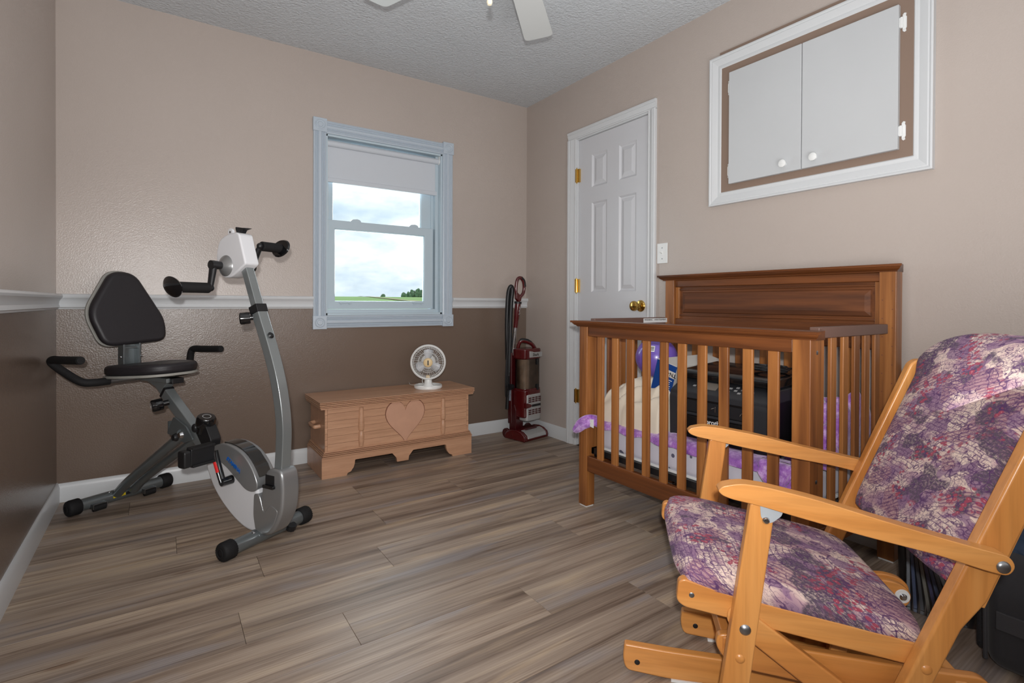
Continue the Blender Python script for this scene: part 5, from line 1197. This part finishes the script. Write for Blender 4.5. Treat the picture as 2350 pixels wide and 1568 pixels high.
    lk(nt, c, b.inputs['Base Color']); b.inputs['Roughness'].default_value = .95; b.inputs['Specular IOR Level'].default_value = .15; b.inputs['Sheen Weight'].default_value = .03
    bp = nd(nt, 'ShaderNodeBump', Strength=.12, Distance=.001); lk(nt, nz(600, 1.0, src=cb_.outputs[0]), bp.inputs['Height']); lk(nt, bp.outputs[0], b.inputs['Normal'])
    return mt
M['toile'] = toile()
def pillow(name, outline_fn, nu, nv, parent):
    bm = BM(); T_, B_ = [], []
    for i in range(nu+1):
        tr, br_ = [], []
        for j in range(nv+1):
            top, bot = outline_fn(i/nu, j/nv); e = i in (0, nu) or j in (0, nv)
            tv = bm.verts.new(top); tr.append(tv); br_.append(tv if e else bm.verts.new(bot))
        T_.append(tr); B_.append(br_)
    for i in range(nu):
        for j in range(nv):
            face(bm, (T_[i][j], T_[i+1][j], T_[i+1][j+1], T_[i][j+1]))
            q = (B_[i][j], B_[i][j+1], B_[i+1][j+1], B_[i+1][j])
            if len(set(q)) > 2: face(bm, tuple(dict.fromkeys(q)))
    return link_mesh(name, bm, M['toile'], parent, angle=80)
# seat cushion: follows the sloping rails
def seatfn(u, v):
    l = .034+(.526-.034)*v; f0 = -.163; f1 = .345
    b = 2*v-1; a = 2*u-1
    f = f0+(f1-f0)*u; 
    corner = .030*abs(b)**6*(1 if a > 0 else .4)
    f = f-(corner if a > 0 else -corner)*abs(a)**3
    base = .292-.155*(f+.06)
    ea = max(0, 1-abs(a)**9)**.42; eb = max(0, 1-abs(b)**10)**.38
    crown = .016*(1-b*b)*(1-a*a)
    th = (.060+crown)*ea*eb*(1-.25*sstep(.2, 1, u))
    n_ = .003*noise.noise(Vector((f*12, l*12, 1)))
    bulge = -.012*(1-abs(b)**4)*max(0, 1-abs(a+1)*2.2)
    return B(l, f+bulge, base+.010+th*.82+n_), B(l, f, base+.004-.006*ea*eb)
seatc = pillow('seat_cushion', seatfn, 44, 44, rc)
def backfn(u, v):
    b = 2*u-1; topz = .880; z0 = .362
    zz_ = z0+(topz-z0)*(1-(1-v)**1.15)
    wide = .226+.028*sstep(.745, .800, zz_)
    half = wide if zz_ < .76 else wide*max(0, 1-((zz_-.76)/(topz-.76+.0005))**2.3)**.5
    half = max(half, .02)
    l = RW/2+half*b
    eb = max(0, 1-abs(b)**12)**.4; a = 2*v-1; ea = max(0, 1-abs(a)**14)**.4
    th = (.030+.016*(1-b*b)*(1-a*a))*ea*eb
    p = pl(zz_, .004); n_ = .0025*noise.noise(Vector((l*11, zz_*11, 6)))
    return B(l, p[0]-th+n_*ea*eb, p[1]), B(l, p[0]+.030*ea*eb, p[1]+.002)
pillow('back_cushion', backfn, 44, 64, rc)

# the moving frame is slightly smaller than the base and rides above it on the swing arms
FS = .975; P0 = Vector((1.06824, .61425, 0)); Rz = Matrix.Rotation(math.atan2(.694, .72), 4, 'Z')
rc.location = P0*FS
shift = Rz.inverted() @ (P0*(1-FS)); base_names = ('floor_runner', 'base_stretcher', 'swing_arm')
for c in list(rc.children):
    fixed = c.name.split('.')[0] in base_names
    Mx = Matrix.Translation(shift) if fixed else Matrix.Translation((0, 0, .95*(1-FS))) @ Matrix.Scale(FS, 4)
    for o in [c]+list(c.children):
        o.data.transform(Mx)

# ================================================================== things behind the chair
M['mag'] = [pm('page_%d' % i, c, .45, bump=(300, .2), var=(200, .12)) for i, c in enumerate((S(150, 146, 136), S(96, 108, 140), S(188, 178, 158), S(120, 112, 104), S(190, 128, 70), S(90, 92, 98), S(160, 164, 170), S(84, 84, 120), S(176, 160, 120)))]
lab = ['outermost magazine with pale grey cover in the clear bag behind the chair', 'slate blue magazine next to the outermost grey one in the clear bag', 'cream magazine in front half of the clear bag behind chair', 'brown magazine at the middle of the fanned stack', 'orange-edged magazine standing in the clear bag', 'dark grey magazine standing behind the orange-edged one', 'light grey magazine in the inner half of the clear bag', 'dark violet magazine second from the chair back', 'tan magazine closest to the chair back in the clear bag']
for k in range(9):
    mg = thing('magazine', lab[k], 'magazine', (1.945+.004*k, .648-.0165*k, .001), 0, 'magazines standing in a clear bag')
    mg.rotation_euler = (math.radians(-1-k*2.5), 0, math.radians(16-k*.6))
    h = .205+.012*((k*7) % 3); w = .19
    bm = BM(); box(bm, (0, -.0035, .003), (w, .0035, h)); link_mesh('pages', bm, M['mag'][k], mg, bevel=.0015)
    bm = BM(); box(bm, (-.0015, -.0045, .002), (w+.001, -.0036, h+.002)); box(bm, (-.0015, .0036, .002), (w+.001, .0045, h+.002)); box(bm, (-.0015, -.0045, .002), (0, .0045, h+.002)); link_mesh('cover', bm, M['mag'][(6, 1, 5, 0, 7, 1, 5, 6, 5)[k]], mg, smooth=False)
M['clear_bag'] = glass_mat('clear_plastic', (.86, .87, .88, 1), .5, .12)
bm = BM(); prof_ = spline([(1.930, .600, 0), (1.938, .668, 0), (2.02, .690, 0), (2.15, .705, 0), (2.19, .60, 0), (2.14, .50, 0), (1.98, .485, 0)], 5, closed=True)
A = [bm.verts.new((p.x-2.04, p.y-.57, .002)) for p in prof_]; Bv = [bm.verts.new(((p.x-2.04)*.97, (p.y-.57)*.8+.028, .245+.010*math.sin(i*1.3))) for i, p in enumerate(prof_)]
for i in range(len(A)): face(bm, (A[i], A[(i+1) % len(A)], Bv[(i+1) % len(A)], Bv[i]))
face(bm, A[::-1]); cb = link_mesh('clear_plastic_bag', bm, M['clear_bag'], angle=60); cb.location = (2.04, .57, 0)
tag(cb, 'clear plastic bag holding magazines on the floor behind the chair', 'bag')
# dark bag
M['canvas'] = pm('bag_canvas', S(46, 45, 48), .9, bump=(900, .3, .001), sheen=.15)
M['mesh_net'] = pm('bag_mesh', S(40, 39, 42), .8, bump=(420, 1.0, .003), var=(500, .6))
M['webbing'] = pm('bag_webbing', S(58, 57, 60), .8, bump=(600, .4, .001))
bg_ = thing('duffel_bag', 'charcoal canvas bag with mesh side pocket at right edge behind chair', 'bag', (2.02, .235, 0))
bm = BM(); prism(bm, roundpoly([(-.235, .004), (.235, .004), (.245, .19), (.20, .262), (.04, .290), (-.16, .272), (-.242, .225)], .05, 6), -.20, .195, XZ); bodyb = link_mesh('body', bm, M['canvas'], bg_, bevel=.035, seg=4)
bm = BM(); prism(bm, roundpoly([(-.20, .02), (.18, .02), (.17, .15), (-.19, .165)], .03, 5), .192, .222, XZ); link_mesh('mesh_pocket', bm, M['mesh_net'], bg_, bevel=.012, seg=3)
bm = BM(); tube(bm, [(-.20, .210, .165), (-.05, .220, .160), (.17, .212, .150)], .006, n=8); tube(bm, [(-.240, .190, .03), (-.247, .190, .15), (-.245, .19, .235)], .005, n=8); link_mesh('piping', bm, M['webbing'], bg_)
bm = BM(); prism(bm, [(.17, .118), (-.17, .118), (-.17, .165), (.17, .165)], -.2475, -.238, YZ); link_mesh('webbing_band', bm, M['webbing'], bg_, bevel=.003)
# blue plastic parcel on the bag
M['blue_poly'] = pm('blue_polythene', S(64, 82, 104), .18, coat=.5, bump=(14, .9, .03), var=(9, .3))
def hf3(u, v):
    a = u*2-1; b = v*2-1; r = (abs(a)**3+abs(b)**3)**(1/3); rim = max(0, 1-r**3)
    n1 = noise.noise(Vector((a*2.2, b*2.2, 4))); n2 = noise.noise(Vector((a*6, b*6, 9)))
    k = min(1, 1/max(r, 1e-6)) if r > 1 else 1
    return 2.07+.155*a*k, .325+.155*b*k, .278+max(.002, (.105+.02*n1+.012*n2)*rim**.45)
ppl = heap('plastic_parcel', 0, 0, 0, 0, hf3, M['blue_poly'], base=.262, nx=40, ny=40, o=(2.07, .325, .262)); ppl.location = (2.07, .325, .262)
tag(ppl, 'slate blue plastic bag lying on top of the charcoal bag', 'plastic bag')
bm = BM(); prism(bm, [(-.12, .035), (-.07, .060), (-.055, .040)], .150, .158, XZ); link_mesh('orange_print', bm, pm('orange_print', S(206, 120, 70), .4), ppl)

# ================================================================== outside
M['grass'] = pm('field_green', S(150, 186, 112), .95, bump=(.6, .4, .05), var=(.05, .25))
bm = BM(); NX, NY_ = 40, 60; G = []
for i in range(NX+1):
    row = []
    for j in range(NY_+1):
        d = 4+(j/NY_)**2.2*330; x = (-1+2*i/NX)*(20+d*.9)+d*.35
        z = -.6+(3.95+.6)*sstep(6, 300, d)+.25*noise.noise(Vector((x*.02, d*.02, 0)))*sstep(20, 120, d)
        row.append(bm.verts.new((x, d, z)))
    G.append(row)
for i in range(NX):
    for j in range(NY_): face(bm, (G[i][j], G[i+1][j], G[i+1][j+1], G[i][j+1]))
fo_ = struct(link_mesh('field', bm, M['grass']))
def ground(x, d): return -.6+(3.95+.6)*sstep(6, 300, d)+.25*noise.noise(Vector((x*.02, d*.02, 0)))*sstep(20, 120, d)
bm = BM(); V0 = None
for k in range(30):
    d = 90+k*7; x = 25+d*.235-.00001*(d-90)**2; w = 1.2
    a, b = bm.verts.new((x-w, d, ground(x-w, d)+.25)), bm.verts.new((x+w, d, ground(x+w, d)+.25))
    if V0: face(bm, (V0[0], V0[1], b, a))
    V0 = (a, b)
struct(link_mesh('track', bm, pm('track_dirt', S(196, 178, 146), .95, var=(.5, .2))))
M['leaf'] = pm('tree_leaf', S(92, 128, 96), .9, bump=(2, .8, .3), var=(.6, .35)); M['bark'] = pm('tree_bark', S(80, 66, 52), .9, bump=(4, .5))
def tree(x, d, h, w, label):
    t = thing('tree', label, 'tree', (x, d, ground(x, d)-.1), 0, 'trees on the field horizon')
    bm = BM(); cyl(bm, (0, 0, 0), (0, 0, h*.5), w*.07, w*.04, n=8); link_mesh('trunk', bm, M['bark'], t)
    bm = BM(); rnd = random.Random(int(x*10))
    for k in range(11):
        a = rnd.uniform(0, 6.28); r = rnd.uniform(0, .28)*w; zc = h*rnd.uniform(.18, .75)
        g = bmesh.ops.create_icosphere(bm, subdivisions=3, radius=w*rnd.uniform(.24, .36)*(1.25-zc/h))['verts']
        for q in g:
            nn = noise.noise(q.co*(2.5/w*2)+Vector((k, 0, 0))); q.co = q.co*(1+.5*nn); q.co.z *= 1.25; q.co += Vector((math.cos(a)*r, math.sin(a)*r, zc))
    link_mesh('crown', bm, M['leaf'], t, angle=80)
for i, (x, h, w, lb) in enumerate(((122.5, 3.0, 4.2, 'small low tree at the left end of the far clump beyond the window'), (125.6, 3.8, 4.0, 'low round tree second from the left in the far clump'), (128.6, 5.6, 4.6, 'mid-height tree left of the tallest in the far clump'), (131.6, 7.2, 4.4, 'tallest tree in the far clump seen through the window'), (134.2, 6.0, 4.2, 'tree just right of the tallest one in the far clump'), (137.0, 4.8, 5.0, 'broad tree at the right end of the far clump'))):
    tree(x, 298+(i % 3), h, w, lb)
tree(109.2, 298, 2.2, 2.4, 'lone tiny bush on the field horizon left of the clump')
